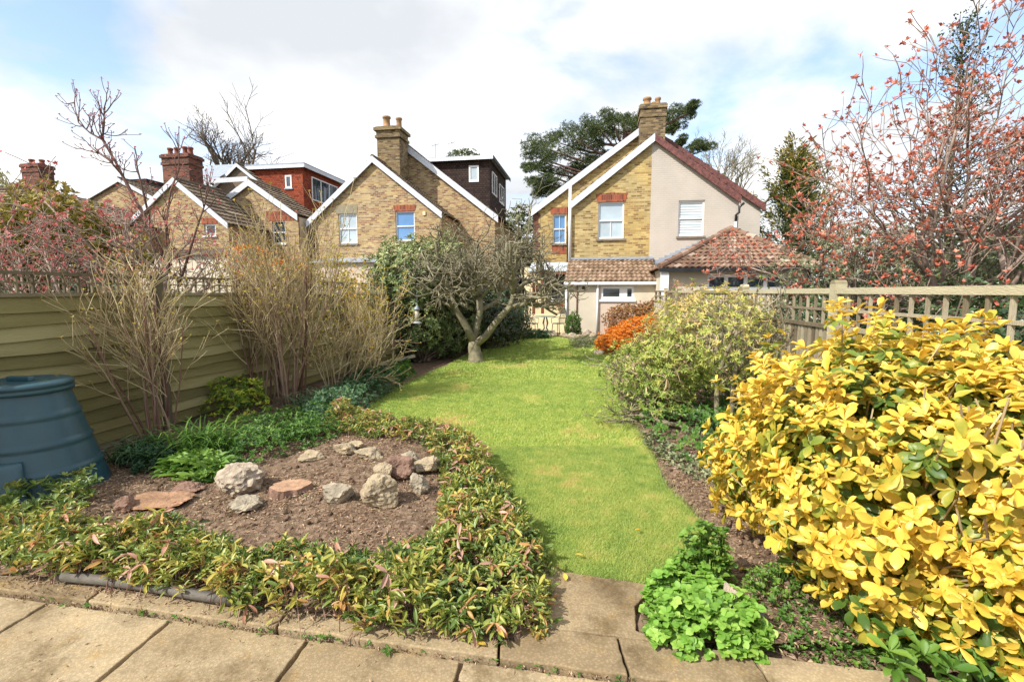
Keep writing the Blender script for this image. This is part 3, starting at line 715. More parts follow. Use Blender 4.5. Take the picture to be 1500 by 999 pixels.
# ---- golden evergreen shrub in the right foreground
sh = thing('golden_shrub', 'big shrub with broad glossy yellow leaves filling the right foreground', 'shrub', (2.1, 2.7, 0))
blobs = [((2.24,2.6,.76),(.92,.95,.72)), ((2.10,3.2,.42),(.70,.62,.42)), ((2.35,2.05,.80),(.62,.50,.50)), ((2.75,3.1,.85),(.6,.8,.66)), ((1.72,2.4,.42),(.36,.38,.28)), ((2.25,1.75,.58),(.42,.34,.40)), ((1.72,2.12,.20),(.24,.22,.13)), ((2.15,1.95,.34),(.45,.32,.26)), ((2.7,2.3,.85),(.5,.7,.68))]
lf = Leaves('obo'); lg = Leaves('obo'); cen = []
for c, r in blobs:
    n = int(760 * (r[0]*r[1]*r[2])**.66 / .5)
    P, A = blob_pts(c, r, n, (.72,1.03), .24, 2.6, .16, clipfence, up=.9)
    gp = np.array([mnoise.noise(Vector((q[0]*3.2, q[1]*3.2, q[2]*3.2))) for q in P]); kk = gp > -.36 + .25*RS.uniform(-1,1,len(P)); P, A = P[kk], A[kk]
    cen.append((P, A))
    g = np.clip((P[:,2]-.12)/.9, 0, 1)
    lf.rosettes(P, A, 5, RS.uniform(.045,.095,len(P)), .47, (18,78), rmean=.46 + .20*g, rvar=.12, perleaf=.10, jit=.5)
    m = RS.uniform(0,1,len(P)) < .8
    Q = P[m] - A[m]*.05
    lf.rosettes(Q, A[m], 5, .078, .47, (55,105), rmean=.47, rvar=.16, perleaf=.1, jit=.6)
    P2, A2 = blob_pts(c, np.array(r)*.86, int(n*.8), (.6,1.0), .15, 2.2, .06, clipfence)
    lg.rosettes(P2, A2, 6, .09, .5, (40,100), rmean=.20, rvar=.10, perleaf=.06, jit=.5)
lf.build('foliage', M_yel, sh, smooth=True); lg.build('inner_foliage', M_yel, sh, smooth=True)
mb = MB(); 
for c, r in blobs:
    P, A = blob_pts(c, r, 70, (.8,1.0), .17, 2.2, .2, clipfence)
    for p in P:
        b0 = Vector((2.15 + random.gauss(0,.18), 2.75 + random.gauss(0,.25), 0)); e = Vector(p)
        m1 = b0.lerp(e, .5) + Vector((random.gauss(0,.05), random.gauss(0,.05), -.08)); mb.tube([b0, m1, e], [.011, .007, .0035], 4)
for k in range(26):
    b0 = Vector((2.1+random.gauss(0,.1), 2.2, .1)); e = Vector((random.uniform(1.75,2.3), random.uniform(1.62,1.95), random.uniform(.75,1.25)))
    if e.x > fence_x(e.y)-.1: continue
    m1 = b0.lerp(e,.45) + Vector((random.gauss(0,.06),-.06,0)); m2 = b0.lerp(e,.75) + Vector((random.gauss(0,.05),-.05,.02)); mb.tube([b0,m1,m2,e], [.010,.008,.006,.004], 6)
mb.build('branches', M_twig, sh)
# lower green sprigs of it
lw = Leaves('obo'); sp = []
for _ in range(55):
    x, y = G(random.uniform(1290,1510), random.uniform(940,1040)); sp.append((x, y, random.uniform(.03,.22)))
lw.rosettes(sp, [(0,-.3,1)]*55, 5, .085, .42, (30,85), rmean=.6, rvar=.25, jit=.5)
mg = tag(lw.build('green_seedling', M_green, None, off=(2.0,1.9,0), smooth=True), 'patch of fresh green broad-leaved sprigs at the foot of the golden shrub', 'plant')

# ---- yellow-green shrub further along the fence
sh = thing('open_branched_shrub', 'airy yellow-green shrub with bare crooked trunks leaning over the lawn edge', 'shrub', (2.48, 5.34, 0))
out, tips = [], []
base = Vector((2.5,5.35,-.05))
for d, L in (((-.75,.6,.75),1.25), ((-.35,.9,1.1),1.3), ((.05,.2,1),1.3), ((.18,-.05,1),1.2), ((-.85,.1,.55),1.1), ((.2,.7,1.0),1.2), ((-.3,.1,1.0),1.1)):
    grow(out, tips, base + Vector((random.gauss(0,.07), random.gauss(0,.07), 0)), d, L, .036, 0, 3, (5,5,4), 6, .20, .03, .55, (20,60), .003, .55, .35, .6)
out = [o for o in out if o[0][-1].x < fence_x(o[0][-1].y)]
twig_mb(out).build('branches', M_barkl, sh, smooth=True)
lf = Leaves('mid')
T = np.array([tuple(p) for p, d in tips]); T = T[clipfence(T)]
for c, r, n in (((2.42,5.75,1.12),(.68,.85,.60),980), ((2.4,6.6,.92),(.60,.9,.55),560), ((1.92,6.9,.52),(.58,.9,.44),900), ((1.95,6.0,.72),(.55,.6,.45),720), ((1.8,5.9,.32),(.45,.7,.26),340)):
    P, A = blob_pts(c, r, n, (.62,1.03), .2, 2.2, .28, clipfence, up=.6)
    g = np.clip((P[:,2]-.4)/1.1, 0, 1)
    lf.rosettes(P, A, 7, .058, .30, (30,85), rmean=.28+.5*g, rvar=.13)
    tw = MB()
    for p in P[::2]:
        p = Vector(p); q = Vector(T[np.argmin(((T-np.array(p))**2).sum(1))]) if len(T) else base
        if (p-q).length < .6: tw.tube([q, q.lerp(p,.5)+nv(.02), p], [.005,.004,.002], 3)
    struct(tw.build('twigs', M_twig, sh), 'stuff')
lf.rosettes(T[::2], [(0,0,1)]*len(T[::2]), 6, .055, .32, (30,90), rmean=.4, rvar=.15)
lf.build('foliage', M_pie, sh)

# ---- gnarled bare apple tree on the lawn
bx, by = G(697, 530)
ap = thing('apple_tree', 'gnarled bare fruit tree with a low forking trunk standing on the lawn edge', 'tree', (bx, by, 0))
out, tips = [], []
def WP(u, v, y): return Vector(AT(u, v, y))
Y0 = by
trunk = [Vector((bx,by,-.05)), Vector((bx,by,.06)), WP(696,517,Y0), WP(694,508,Y0), WP(695,500,Y0)]
out.append((trunk, [.23,.18,.155,.15,.135], 0))
limbs = [
 ([WP(694,503,Y0), WP(684,480,Y0-.1), WP(668,455,Y0-.2), WP(660,432,Y0-.3)], [.10,.085,.075,.06]),
 ([WP(694,503,Y0), WP(697,482,Y0+.1), WP(703,455,Y0+.1), WP(702,436,Y0+.1)], [.10,.085,.08,.085]),
 ([WP(696,505,Y0), WP(712,492,Y0-.1), WP(728,470,Y0-.2), WP(748,448,Y0-.3), WP(752,432,Y0-.3)], [.10,.085,.075,.065,.06]),
 ([WP(703,455,Y0+.1), WP(716,448,Y0+.5), WP(730,440,Y0+.8), WP(732,428,Y0+1)], [.06,.05,.045,.04]),
 ([WP(660,432,Y0-.3), WP(640,428,Y0-.5), WP(610,435,Y0-.8), WP(588,420,Y0-.9)], [.04,.03,.022,.015])]
for pts, rad in limbs: out.append((pts, rad, 0))
sub = []
for q, n, dirs in ((limbs[0][0][-1],4,(-.6,-.1,.8)), (limbs[1][0][-1],5,(0,.1,1)), (limbs[2][0][-1],5,(.6,-.2,.7)), (limbs[3][0][-1],4,(.3,.7,.6)), (limbs[0][0][-2],2,(-.9,.2,.4)), (limbs[2][0][-2],3,(1,.3,.3)), (limbs[1][0][-1],3,(-.3,-.7,.7))):
    for k in range(n + (1 if n > 3 else 0)):
        d = Vector(dirs) + Vector((random.uniform(-.8,.8), random.uniform(-.8,.8), random.uniform(-.4,.4)))
        grow(out, tips, q, d, random.uniform(1.1,1.6), .046, 1, 4, (5,5,4,3), 6, .27, .015, .56, (30,75), .0065, .6, .2, .66)
out = [o for o in out if o[2] < 2 or min(p.z for p in o[0]) > 1.25]
twig_mb(out, 0, 0, (9,)).build('trunk', M_barkl, ap, smooth=True)
twig_mb(out, 1, 9).build('branches', M_barkl, ap, smooth=True)
print('apple', len(out))

# ---- many-stemmed bare shrubs by the left fence
def stems(name, label, base, n, height, lean, mat, lift=0, leaf=None, leafmat=None, lean_x=0.0, nch=(7,5,3), rb=.014, spread=(12,40)):
    t = thing(name, label, 'shrub', base)
    out, tips = [], []
    for k in range(n):
        a = random.uniform(0, 2*math.pi); q = random.uniform(0,1)
        dr = Vector((math.cos(a)*lean*q + lean_x, math.sin(a)*lean*.55*q, 1)).normalized()
        b = Vector(base) + Vector((math.cos(a)*.10+random.gauss(0,.05), math.sin(a)*.08, -.03))
        grow(out, tips, b, dr, height*random.uniform(.75,1.05)/1.25, rb*random.uniform(.8,1.25), 0, 2, nch, 8, .055, .012, .42, spread, .0028, .5, .35, .55)
    fl = lambda o: all(p.x > -4.06 + .22*(p.y-5.55) - .05 or p.z > 1.62 for p in o[0])
    out = [o for o in out if fl(o)]
    twig_mb(out, 0, 0).build('stems', mat, t, smooth=True); struct(twig_mb(out, 1, 9).build('twigs', M_twig, t), 'stuff')
    if leaf:
        L = Leaves('small'); T = np.array([tuple(p) for p, d in tips]); T = T[T[:,2] > leaf[1]*.5]
        T = T[RS.uniform(0,1,len(T)) < leaf[3]]
        L.rosettes(T, [(0,0,1)]*len(T), leaf[2], leaf[0], .4, (20,80), rmean=.5, rvar=.2)
        L.build('foliage', leafmat, t)
    return t
M_ylf = M_attr('yellow_bud_leaf', [(0,(.25,.24,.04)),(.5,(.52,.42,.07)),(1,(.62,.40,.12))], .5, .3, 4, .1)
stems('bare_stemmed_shrub', 'tall bare reddish-stemmed shrub fanning out beside the compost bin', (-3.78,4.98,0), 14, 2.05, .36, M_tstem, nch=(7,5,3), rb=.011, leaf=(.03,1.6,4,.5), leafmat=M_ylf)
stems('twiggy_shrub', 'dense brown-stemmed twiggy shrub with yellow-tinged tips against the left fence', (-3.2,6.75,0), 18, 2.6, .33, M_tstem, nch=(8,5,3), rb=.0135, leaf=(.04,2.4,5,.6), leafmat=M_ylf)
stems('twiggy_shrub', 'second clump of dark upright stems left of the bigger twiggy shrub', (-3.62,6.75,0), 10, 2.5, .28, M_tstem, nch=(8,5,3), rb=.013, leaf=(.035,2.4,4,.5), leafmat=M_ylf)
stems('arching_shrub', 'low arching tangle of pale straw-coloured twigs spilling right of the tall twiggy shrub', (-2.75,7.4,0), 15, 1.6, 1.15, M_twig, nch=(7,6,4), rb=.009, lean_x=.35, spread=(20,55), leaf=(.035,.2,4,.6), leafmat=M_ylf)
y0 = 8.6; x0 = -2.65
stems('yellow_leaved_shrub', 'thin shrub with sparse yellow and orange leaves beside the dark rhododendron', (x0,y0,0), 14, 2.0, .5, M_twig, nch=(6,5,3), rb=.010, leaf=(.06,1.0,4,.8), leafmat=M_attr('yellow_orange_leaf', [(0,(.22,.24,.03)),(.5,(.50,.40,.04)),(1,(.62,.30,.05))], .5, .3, 4, .1))

M_rho = M_attr('rhododendron_leaf', [(0,(.025,.05,.018)),(.4,(.075,.12,.04)),(.75,(.19,.25,.085)),(1,(.36,.38,.15))], .4, .15, 4, .12, spec=.5)
# ---- leafy masses
def leafy(name, label, base, blobs, kind, mat, L, W, k, dens, shell=(.6,1.0), rm=(.3,.6), up=.4, clip=None, trunk=True, zmin=.05, ang=(40,90), lump=.25, bark=None, cat='shrub', tr=.05, group=None):
    t = thing(name, label, cat, base, group=group)
    lf = Leaves(kind); mb = MB()
    for c, r in blobs:
        n = int(dens*(r[0]*r[1] + r[0]*r[2] + r[1]*r[2]))
        P, A = blob_pts(c, r, n, shell, lump, 1.9, zmin, clip, up=up)
        if len(P) == 0: continue
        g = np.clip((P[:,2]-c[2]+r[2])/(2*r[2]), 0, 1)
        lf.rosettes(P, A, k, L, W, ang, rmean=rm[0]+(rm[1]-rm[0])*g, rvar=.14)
        if trunk:
            for p in P[::max(1, len(P)//45)]:
                b0 = Vector(base) + Vector((random.gauss(0,tr), random.gauss(0,tr), 0)); e = Vector(p)
                m1 = b0.lerp(e,.5) + nv(.06*max(r)); mb.tube([b0, m1, e], [tr*.5, tr*.28, .006], 5)
    lf.build('foliage', mat, t)
    if trunk: struct(mb.build('stems', bark or M_bark, t, smooth=True), 'stuff')
    return t
leafy('rhododendron', 'large dark evergreen with glossy leaves between the twiggy shrub and the bare fruit tree', (-2.2,11.4,0),
      [((-2.45,11.5,2.05),(1.0,.9,.95)), ((-1.75,12.5,2.2),(.85,.7,.95)), ((-2.2,11.6,.85),(.85,.8,.75)), ((-2.85,11.6,1.6),(.7,.8,.9)), ((-1.45,12.6,1.0),(.7,.6,.8)), ((-1.75,11.9,.5),(.6,.5,.5))], 'mid', M_rho, .125, .34, 7, 290, rm=(.45,.98), tr=.06)
leafy('ivy_mass', 'dark ivy-like evergreen mass behind the trunk of the bare fruit tree', (-.8,13.9,0),
      [((-1.1,13.3,.95),(.95,.9,.95)), ((-.35,14.6,.9),(.9,.9,1.0)), ((-1.6,14.6,1.5),(.9,1,1.1))], 'mid', M_dark, .10, .5, 5, 260, rm=(.25,.5), tr=.05)
leafy('clipped_evergreen', 'dark upright evergreen bush beside the garden table at the end of the lawn', (.15,16.6,0),
      [((.1,16.6,.85),(.62,.75,.9)), ((-.45,16.0,.9),(.6,.7,1.0))], 'mid', M_dark, .09, .5, 5, 240, rm=(.15,.5), tr=.05)
bx, by = G(840, 493); 
leafy('dwarf_conifer', 'small bright green conical conifer in front of the rendered extension', (bx,by,0), [((bx,by,.42),(.27,.24,.46))], 'small', M_green, .07, .3, 6, 2300, rm=(.3,.7), up=1.2, ang=(10,50), tr=.02)
leafy('rusty_shrub', 'bushy russet-brown shrub against the pinkish extension wall', (4.2,16.4,0),
      [((4.1,16.5,.62),(.85,.6,.65)), ((4.9,16.3,.72),(.7,.6,.72))], 'small', M_rust, .08, .35, 7, 1300, rm=(.35,.6), up=.9, ang=(10,60), tr=.03)
leafy('orange_heath', 'low mound of vivid orange heath spilling onto the far lawn', (3.3,14.0,0),
      [((2.72,13.0,.22),(.42,.5,.32)), ((3.15,13.5,.32),(.55,.6,.40)), ((3.7,14.0,.45),(.6,.6,.46)), ((4.15,14.5,.55),(.45,.5,.45))], 'small', M_ora, .06, .4, 7, 2200, rm=(.35,.65), up=.9, ang=(10,65), tr=.02)
leafy('silver_rockery_plant', 'small silvery plant cushion among the far rocks', (2.35,15.3,0), [((2.35,15.3,.08),(.45,.6,.16)), ((2.1,14.4,.04),(.25,.6,.1))], 'small', M_grey, .05, .3, 6, 1600, rm=(.6,.9), trunk=False, zmin=.02)
leafy('shade_plant', 'low green clump in front of the garden table', (.95,16.8,0), [((.85,17.0,.12),(.5,.3,.2))], 'small', M_blue, .08, .25, 7, 1500, rm=(.3,.6), trunk=False, zmin=.02)
leafy('round_conifer_bush', 'yellow-green and orange-tinted evergreen behind the left fence', (-9.0,10.0,0),
      [((-9.3,10.0,2.2),(1.35,1.1,1.45)), ((-10.2,10.4,2.3),(1.1,1.1,1.3))], 'small', M_gold, .12, .4, 7, 420, rm=(.45,.9), up=.7, ang=(20,70), tr=.08)
leafy('hedge_bush', 'dark green bush behind the left fence trellis beneath the pink blossom', (-6.7,8.6,0),
      [((-6.4,8.6,1.0),(1.3,.7,.85)), ((-8.6,8.8,1.1),(1.4,.8,1.0))], 'mid', M_dark, .10, .45, 5, 220, rm=(.2,.6), tr=.05)
leafy('hedge_bush', 'loose green bush behind the left fence between the two twiggy shrubs', (-4.9,9.4,0),
      [((-4.8,9.6,1.2),(.8,.6,1.15))], 'mid', M_gold, .09, .4, 5, 260, rm=(.4,.9), tr=.05)
leafy('yellow_flowering_shrub', 'feathery yellow shrub rising above the twiggy shrub near the middle house', (-5.0,12.6,0),
      [((-4.7,12.8,2.0),(.42,.4,.75)), ((-5.35,12.4,1.8),(.5,.4,.7)), ((-4.2,12.4,1.5),(.5,.4,.6))], 'small', M_attr('yellow_spring_leaf', [(0,(.25,.22,.03)),(.5,(.52,.42,.05)),(1,(.70,.55,.10))], .5, .3, 4, .1), .08, .3, 6, 420, rm=(.3,.7), up=1.4, ang=(10,45), tr=.03)
leafy('orange_shrub', 'orange-tipped shrub over the left fence near the small gable window', (-6.2,10.9,0),
      [((-5.9,10.9,2.35),(.55,.4,.35)), ((-5.2,11.2,2.1),(.5,.4,.4))], 'small', M_ora, .09, .35, 6, 300, rm=(.3,.7), up=1.0, ang=(20,60), tr=.03)
leafy('grey_leaved_bush', 'sprawling grey-green evergreen beyond the right fence under the red-budded tree', (6.2,8.4,0),
      [((5.5,8.6,1.75),(.95,.8,.85)), ((6.9,8.8,1.7),(1.1,.9,.9)), ((8.4,9.3,1.9),(1.3,1,1.0)), ((9.8,9.5,1.8),(1.2,1,1.1))], 'mid', M_grey, .085, .38, 6, 200, shell=(.5,1.05), rm=(.25,.75), tr=.06)
leafy('gap_bush', 'dark evergreen bush directly behind the right fence trellis', (5.0,5.6,0),
      [((5.0,5.3,.95),(.8,.9,.8)), ((4.5,7.2,.95),(.6,.8,.8)), ((5.1,3.9,.95),(.9,1.0,.75)), ((6.6,6.2,.9),(1.2,1.2,.9))], 'mid', M_dark, .09, .45, 5, 230, rm=(.25,.6), tr=.05)
# red clematis-like twig plant by the curved fence
bx, by, _ = AT(1010, 430, 12.6)
stems('red_leaved_climber', 'small red-leaved climber on the far end of the right fence', (bx,by,.9), 8, 1.1, .6, M_twig, nch=(4,3,2), rb=.008, leaf=(.07,0,4,.5), leafmat=M_red)

M_barkm = M_plain('pinkish_grey_bark', (.33,.25,.20), .9, .3, 9, .5, 40, .2)
# ---- red-budded tree beyond the right fence
def bare_tree(name, label, base, trunks, mat, levels=4, nch=(6,5,5,4), wob=.12, up=.05, ratio=.6, rmin=.006, spread=(25,55), budm=None, bud=None, th=.0, start=.3, nseg=6, group=None):
    t = thing(name, label, 'tree', base, group=group)
    out, tips = [], []
    for off, d, L, r in trunks:
        grow(out, tips, Vector(base)+Vector(off), d, L, r, 0, levels, nch, nseg, wob, up, ratio, spread, rmin, .55, start, .6)
    twig_mb(out, 0, 0, (8,)).build('trunk', mat, t, smooth=True)
    twig_mb(out, 1, 9).build('branches', mat, t, smooth=True)
    print(name, len(out), len(tips))
    if bud:
        T = np.array([tuple(p) for p, d in tips]); m = RS.uniform(0,1,len(T)) < bud[3]; T = T[m]
        lf = Leaves('small'); lf.rosettes(T + RS.normal(0,.02,T.shape), RS.normal(0,.5,T.shape)+[0,0,1], bud[1], bud[0], bud[2], (10,90), rmean=.5, rvar=.25)
        lf.build('buds', budm, t)
    return t
bare_tree('red_budded_tree', 'spreading multi-stemmed tree covered in red buds, behind the right fence', (7.3,7.6,0),
   [((0,0,0),(-.45,.0,1),2.8,.066), ((.15,0,0),(-.15,.1,1),3.0,.066), ((.3,.1,0),(.35,0,1),3.0,.066), ((-.1,.1,0),(-.95,.3,.75),2.5,.055), ((.5,.1,0),(.8,.1,1),3.0,.08), ((.1,.2,0),(.1,.6,1),3.0,.07), ((.9,.2,0),(.25,-.1,1),3.1,.09)],
   M_barkm, 4, (6,5,4,3), .12, .04, .58, .0052, (20,55), M_red, (.064,7,.55,1.0), start=.42)
hb_ = thing('holly_tree', 'slender dark-leaved evergreen spire rising out of the red-budded tree', 'tree', (8.4,9.0,0))
lf = Leaves('mid'); mb = MB(); top = Vector(AT(1412, 45, 9.0)); b0 = Vector((8.4,9.0,0)); mb.tube([b0, b0.lerp(top,.5)+nv(.05), top], [.09,.05,.012], 7)
cs = []
for k in range(105):
    z = random.uniform(.40,1); q = b0.lerp(top, z); w = (1-z)*1.7+.12; a = random.uniform(0,6.28); e = q + Vector((math.cos(a)*w*random.uniform(.4,1), math.sin(a)*w*.8, random.uniform(.15,.4)))
    mb.tube([q, q.lerp(e,.5)+nv(.03), e], [.014,.01,.005], 4)
    for j in range(8): cs.append(tuple(q.lerp(e, random.uniform(.4,1.05)) + nv(.07)))
lf.scatter(cs, .06, 3, .07, .45, .3, .45, .2); lf.build('crown', M_dark, hb_); mb.build('trunk', M_bark, hb_, smooth=True)
# pink blossoming tree beyond the left fence
bare_tree('pink_flowering_tree', 'half-bare tree covered in dark pink blossom just beyond the left fence', (-5.5,7.0,0),
   [((0,0,0),(.10,.1,1),2.2,.055), ((-.1,0,0),(-.55,.1,1),2.1,.05), ((-.2,0,0),(-1.0,0,.7),2.3,.045), ((.1,0,0),(.35,.2,1),1.9,.04), ((-.15,.2,0),(-.3,.1,1),2.2,.05), ((-.2,0,0),(-1.3,.1,.8),2.6,.045)],
   M_barkm, 3, (7,6,5), .12, .03, .52, .0045, (25,60), M_pink, (.05,6,.5,.8), start=.45)
t = thing('tall_sapling', 'tall thin bare branch with dark buds reaching high over the left fence', 'tree', (-5.3,7.6,0))
out, tips = [], []
def limb(ps, y, r0, r1, n=0):
    P = [Vector(AT(u, v, y)) for u, v in ps]; out.append((P, [r0 + (r1-r0)*i/(len(P)-1) for i in range(len(P))], 0))
    for i in range(1, len(P)):
        for k in range(n): grow(out, tips, P[i-1].lerp(P[i], random.random()), (P[i]-P[i-1]).normalized() + nv(.5), .32, .009, 1, 2, (3,3), 4, .12, .08, .55, (20,50), .004)
limb([(248,430),(235,360),(205,305),(178,255),(168,235),(150,205),(132,195),(115,180),(108,150)], 7.6, .032, .005, 3)
limb([(178,255),(160,235),(140,222)], 7.6, .02, .006, 4); limb([(150,205),(153,180),(152,160)], 7.6, .014, .005, 3); limb([(248,400),(243,330),(250,280),(262,250),(262,185)], 7.6, .022, .005, 3)
limb([(262,420),(285,345),(300,300),(305,270)], 7.6, .022, .005, 3); limb([(225,345),(205,262),(196,225)], 7.6, .02, .006, 3)
twig_mb(out).build('branches', M_barkr, t, smooth=True)
T = np.array([tuple(p) for p, d in tips]); lf = Leaves('small'); lf.rosettes(T, [(0,0,1)]*len(T), 4, .035, .5, (10,80), rmean=.2, rvar=.2); lf.build('buds', M_pink, t)

# ---- distant trees
x, y, z = AT(332, 245, 46)
bare_tree('bare_tree', 'leafless rounded tree behind the red tile-hung dormer', (x,y,0), [((0,0,z*.72),(-.25,0,1),4.8,.22), ((0,0,z*.72),(.35,.1,1),4.8,.2), ((0,0,z*.72),(0,.2,1),5.0,.2), ((0,0,0),(0,0,1),z*.75,.4)], M_bark, 4, (6,4,4,3), .10, .05, .56, .016, (22,50), start=.35)
x, y, z = AT(1068, 270, 50)
bare_tree('bare_tree', 'leafless pale tree behind the red bargeboard of the painted house', (x,y,0), [((0,0,z*.72),(-.3,0,1),4.8,.16), ((0,0,z*.72),(.3,.1,1),4.8,.16), ((0,0,z*.72),(0,.2,1),5.2,.15), ((0,0,0),(0,0,1),z*.75,.35)], M_barkl, 4, (6,4,4,3), .10, .05, .56, .014, (22,50), start=.35)
x, y, z = AT(8, 330, 40)
wt = thing('willow_tree', 'pale yellow weeping tree at the far left edge behind the chimney', 'tree', (x-1,y,0))
lf = Leaves('small'); P, A = blob_pts((x-1.2,y,7.5), (3.2,3,4.2), 2600, (.2,1.0), .3, 1.6, 1); lf.rosettes(P, np.array([[0,0,-1.]]*len(P)), 4, .5, .13, (5,35), rmean=.6, rvar=.25)
lf.build('crown', M_attr('willow_leaf', [(0,(.25,.25,.08)),(1,(.50,.46,.22))], .6, .3), wt); MB().tube([(x-1,y,0),(x-1.1,y,7)], [.35,.15], 8).build('trunk', M_bark, wt)
# pine
pn = thing('pine_tree', 'broad dark pine with flat-topped layered branches behind the right-hand houses', 'tree', (AT(900,300,42)[0],42,0))
lf = Leaves('small'); mb = MB()
tk = Vector((AT(905,300,42)[0],42,0)); tp = Vector(AT(915,185,42)); mb.tube([tk, tk.lerp(tp,.5)+Vector((.4,0,0)), tp], [.55,.4,.15], 9)
cl = [(783,222,1),(800,212,1.1),(820,203,1.2),(842,196,1.2),(862,190,1.1),(880,182,1.1),(900,176,1.1),(915,168,1.0),(800,232,1.2),(825,225,1.3),(850,216,1.4),(875,206,1.3),(900,196,1.3),(925,186,1.2),(788,245,1.0),(786,262,1.0),(790,278,.9),(808,264,1.1),(812,282,1.0),(830,250,1.0),(850,240,1.1),(826,272,1.0),(870,228,1.2),(938,176,1.0),(965,170,1.0),(985,172,1.0),(1000,165,.9),(1010,158,.7),(980,186,.7),(1000,206,.6),(1018,212,.8),(1030,214,.6),(845,262,.9),(775,240,.6),(870,245,1.0)]
for (u, v, s) in cl:
    yy = 42 + random.uniform(-2.0,2.0); c = Vector(AT(u, v+2, yy)); st = tk.lerp(tp, min(.97, max(.45, c.z/tp.z-.10)))
    mb.tube([st, st.lerp(c,.5)+Vector((0,0,-.5)), c+Vector((0,0,-.3))], [.16,.10,.04], 6)
    for q in range(5):
        o = c + Vector((random.gauss(0,.55*s), random.gauss(0,.7*s), random.gauss(0,.22*s)))
        P, A = blob_pts(tuple(o), (.62*s,.7*s,.30*s), 110, (.3,1.0), .3, 1.5, up=1.0)
        lf.rosettes(P, A, 5, .20, .16, (15,80), rmean=.5, rvar=.2)
lf.build('crown', M_pine, pn); mb.build('trunk', M_barkr, pn, smooth=True)
# golden cypress
M_cyp = M_attr('cypress_spray', [(0,(.035,.065,.022)),(.5,(.09,.13,.04)),(.78,(.24,.24,.06)),(1,(.52,.38,.10))], .6, .2, 2, .12)
def cypress(name, label, u, vt, vb, y, wpx, mat, n=230):
    x, _, zt = AT(u, vt, y); t = thing(name, label, 'tree', (x, y, 0)); w = wpx*y/FOC/2; lf = Leaves('small'); mb = MB(); mb.tube([(x,y,0),(x,y,zt*.93)], [.28,.05], 8)
    zb = AT(u, vb, y)[2]
    for k in range(n):
        f = random.random()**.8; z = zb + (zt-zb)*f; R = w*min(1, (1.03-f)*1.45)**.9*random.uniform(.45,1.35); a = random.uniform(0,6.28)
        p0 = Vector((x,y,z-.5)); p1 = Vector((x+math.cos(a)*R*.6, y+math.sin(a)*R*.6, z+.0)); p2 = Vector((x+math.cos(a)*R, y+math.sin(a)*R, z+.7+.9*random.random()))
        m = 70; tt = RS.uniform(.25,1,m)
        P = np.array([tuple(p0.lerp(p1, q/.6) if q < .6 else p1.lerp(p2, (q-.6)/.4)) for q in tt]) + RS.normal(0,.09,(m,3))
        D = np.array([[math.cos(a), math.sin(a), .7]]*m) + RS.normal(0,.45,(m,3))
        N = RS.normal(0,.4,(m,3)) + [0,0,1]
        l = RS.uniform(.14,.30,m); lf.add(P, D, N, l, l*.28, np.clip(tt*.9 + RS.normal(-.02,.15,m) + random.gauss(0,.08), 0, 1))
    lf.build('crown', mat, t); mb.build('trunk', M_bark, t)
cypress('golden_cypress', 'upright conifer with golden-tipped feathery sprays right of the painted house', 1162, 240, 390, 24, 140, M_cyp, 190)
leafy('distant_tree', 'grey-green tree filling the gap between the two brick houses', (AT(762,330,36)[0],36,0), [((AT(765,330,36)[0],36,5.2),(2.3,2,2.6)), ((AT(728,345,36)[0],36,4.6),(2.2,2,2.4))], 'small', M_grey, .3, .5, 5, 60, rm=(.3,.6), tr=.15, cat='tree')
leafy('distant_tree', 'round tree top just showing over the brown dormer roof', (AT(676,232,42)[0],42,0), [((AT(678,236,42)[0],42,12.4),(1.7,1.5,1.3))], 'small', M_grey, .3, .5, 5, 60, rm=(.2,.5), tr=.2, cat='tree')
leafy('distant_tree', 'low bluish tree far beyond the right fence between the cypress and the red-budded tree', (AT(1240,350,38)[0],38,0), [((AT(1250,350,38)[0],38,4.2),(5,2.5,2.6)), ((AT(1400,350,38)[0],38,4.6),(6,2.5,3)), ((AT(1530,350,38)[0],38,4.6),(5,2.5,3))], 'small', M_grey, .3, .5, 5, 42, rm=(.1,.5), tr=.2, cat='tree')
# ------------------------------------------------------------------ ground
lawn_px = [(955,858),(1010,852),(1067,823),(1033,773),(1000,737),(974,714),(959,672),(937,637),(912,600),(897,565),(893,535),(889,515),(872,503),(845,498),(815,494),(765,493),(730,498),(690,515),(650,538),(610,556),(575,572),(545,592),(520,612),(600,640),(690,660),(745,735),(790,800),(810,842)]
lawn = np.array([G(u, v) for u, v in lawn_px])
def inpoly(X, Y, P):
    r = np.zeros(X.shape, bool); n = len(P); j = n-1
    for i in range(n):
        xi, yi = P[i]; xj, yj = P[j]
        c = ((yi > Y) != (yj > Y)) & (X < (xj-xi)*(Y-yi)/((yj-yi) + 1e-12) + xi); r ^= c; j = i
    return r
def polydist(X, Y, P):
    d = np.full(X.shape, 1e9); n = len(P)
    for i in range(n):
        a = P[i]; b = P[(i+1)%n]; ab = b-a; t = np.clip(((X-a[0])*ab[0] + (Y-a[1])*ab[1])/(ab@ab + 1e-12), 0, 1)
        d = np.minimum(d, np.hypot(X-a[0]-t*ab[0], Y-a[1]-t*ab[1]))
    return d
def samp(P, n, dens=None):
    """n random points in polygon P"""
    lo, hi = P.min(0), P.max(0); o = []
    c = 0
    while c < n:
        q = RS.uniform(lo, hi, (n*3, 2)); m = inpoly(q[:,0], q[:,1], P)
        if dens is not None: m &= RS.uniform(0,1,len(q)) < dens(q)
        o.append(q[m]); c += m.sum()
    return np.concatenate(o)[:n]
M_soil = M_attr('garden_soil', [(0,(.075,.048,.031)),(.5,(.165,.112,.074)),(1,(.29,.205,.14))], .95, 0, 14, .5, .9, 55, .1)
M_ground = M_plain('rough_ground', (.10,.11,.045), .95, .3, 2)
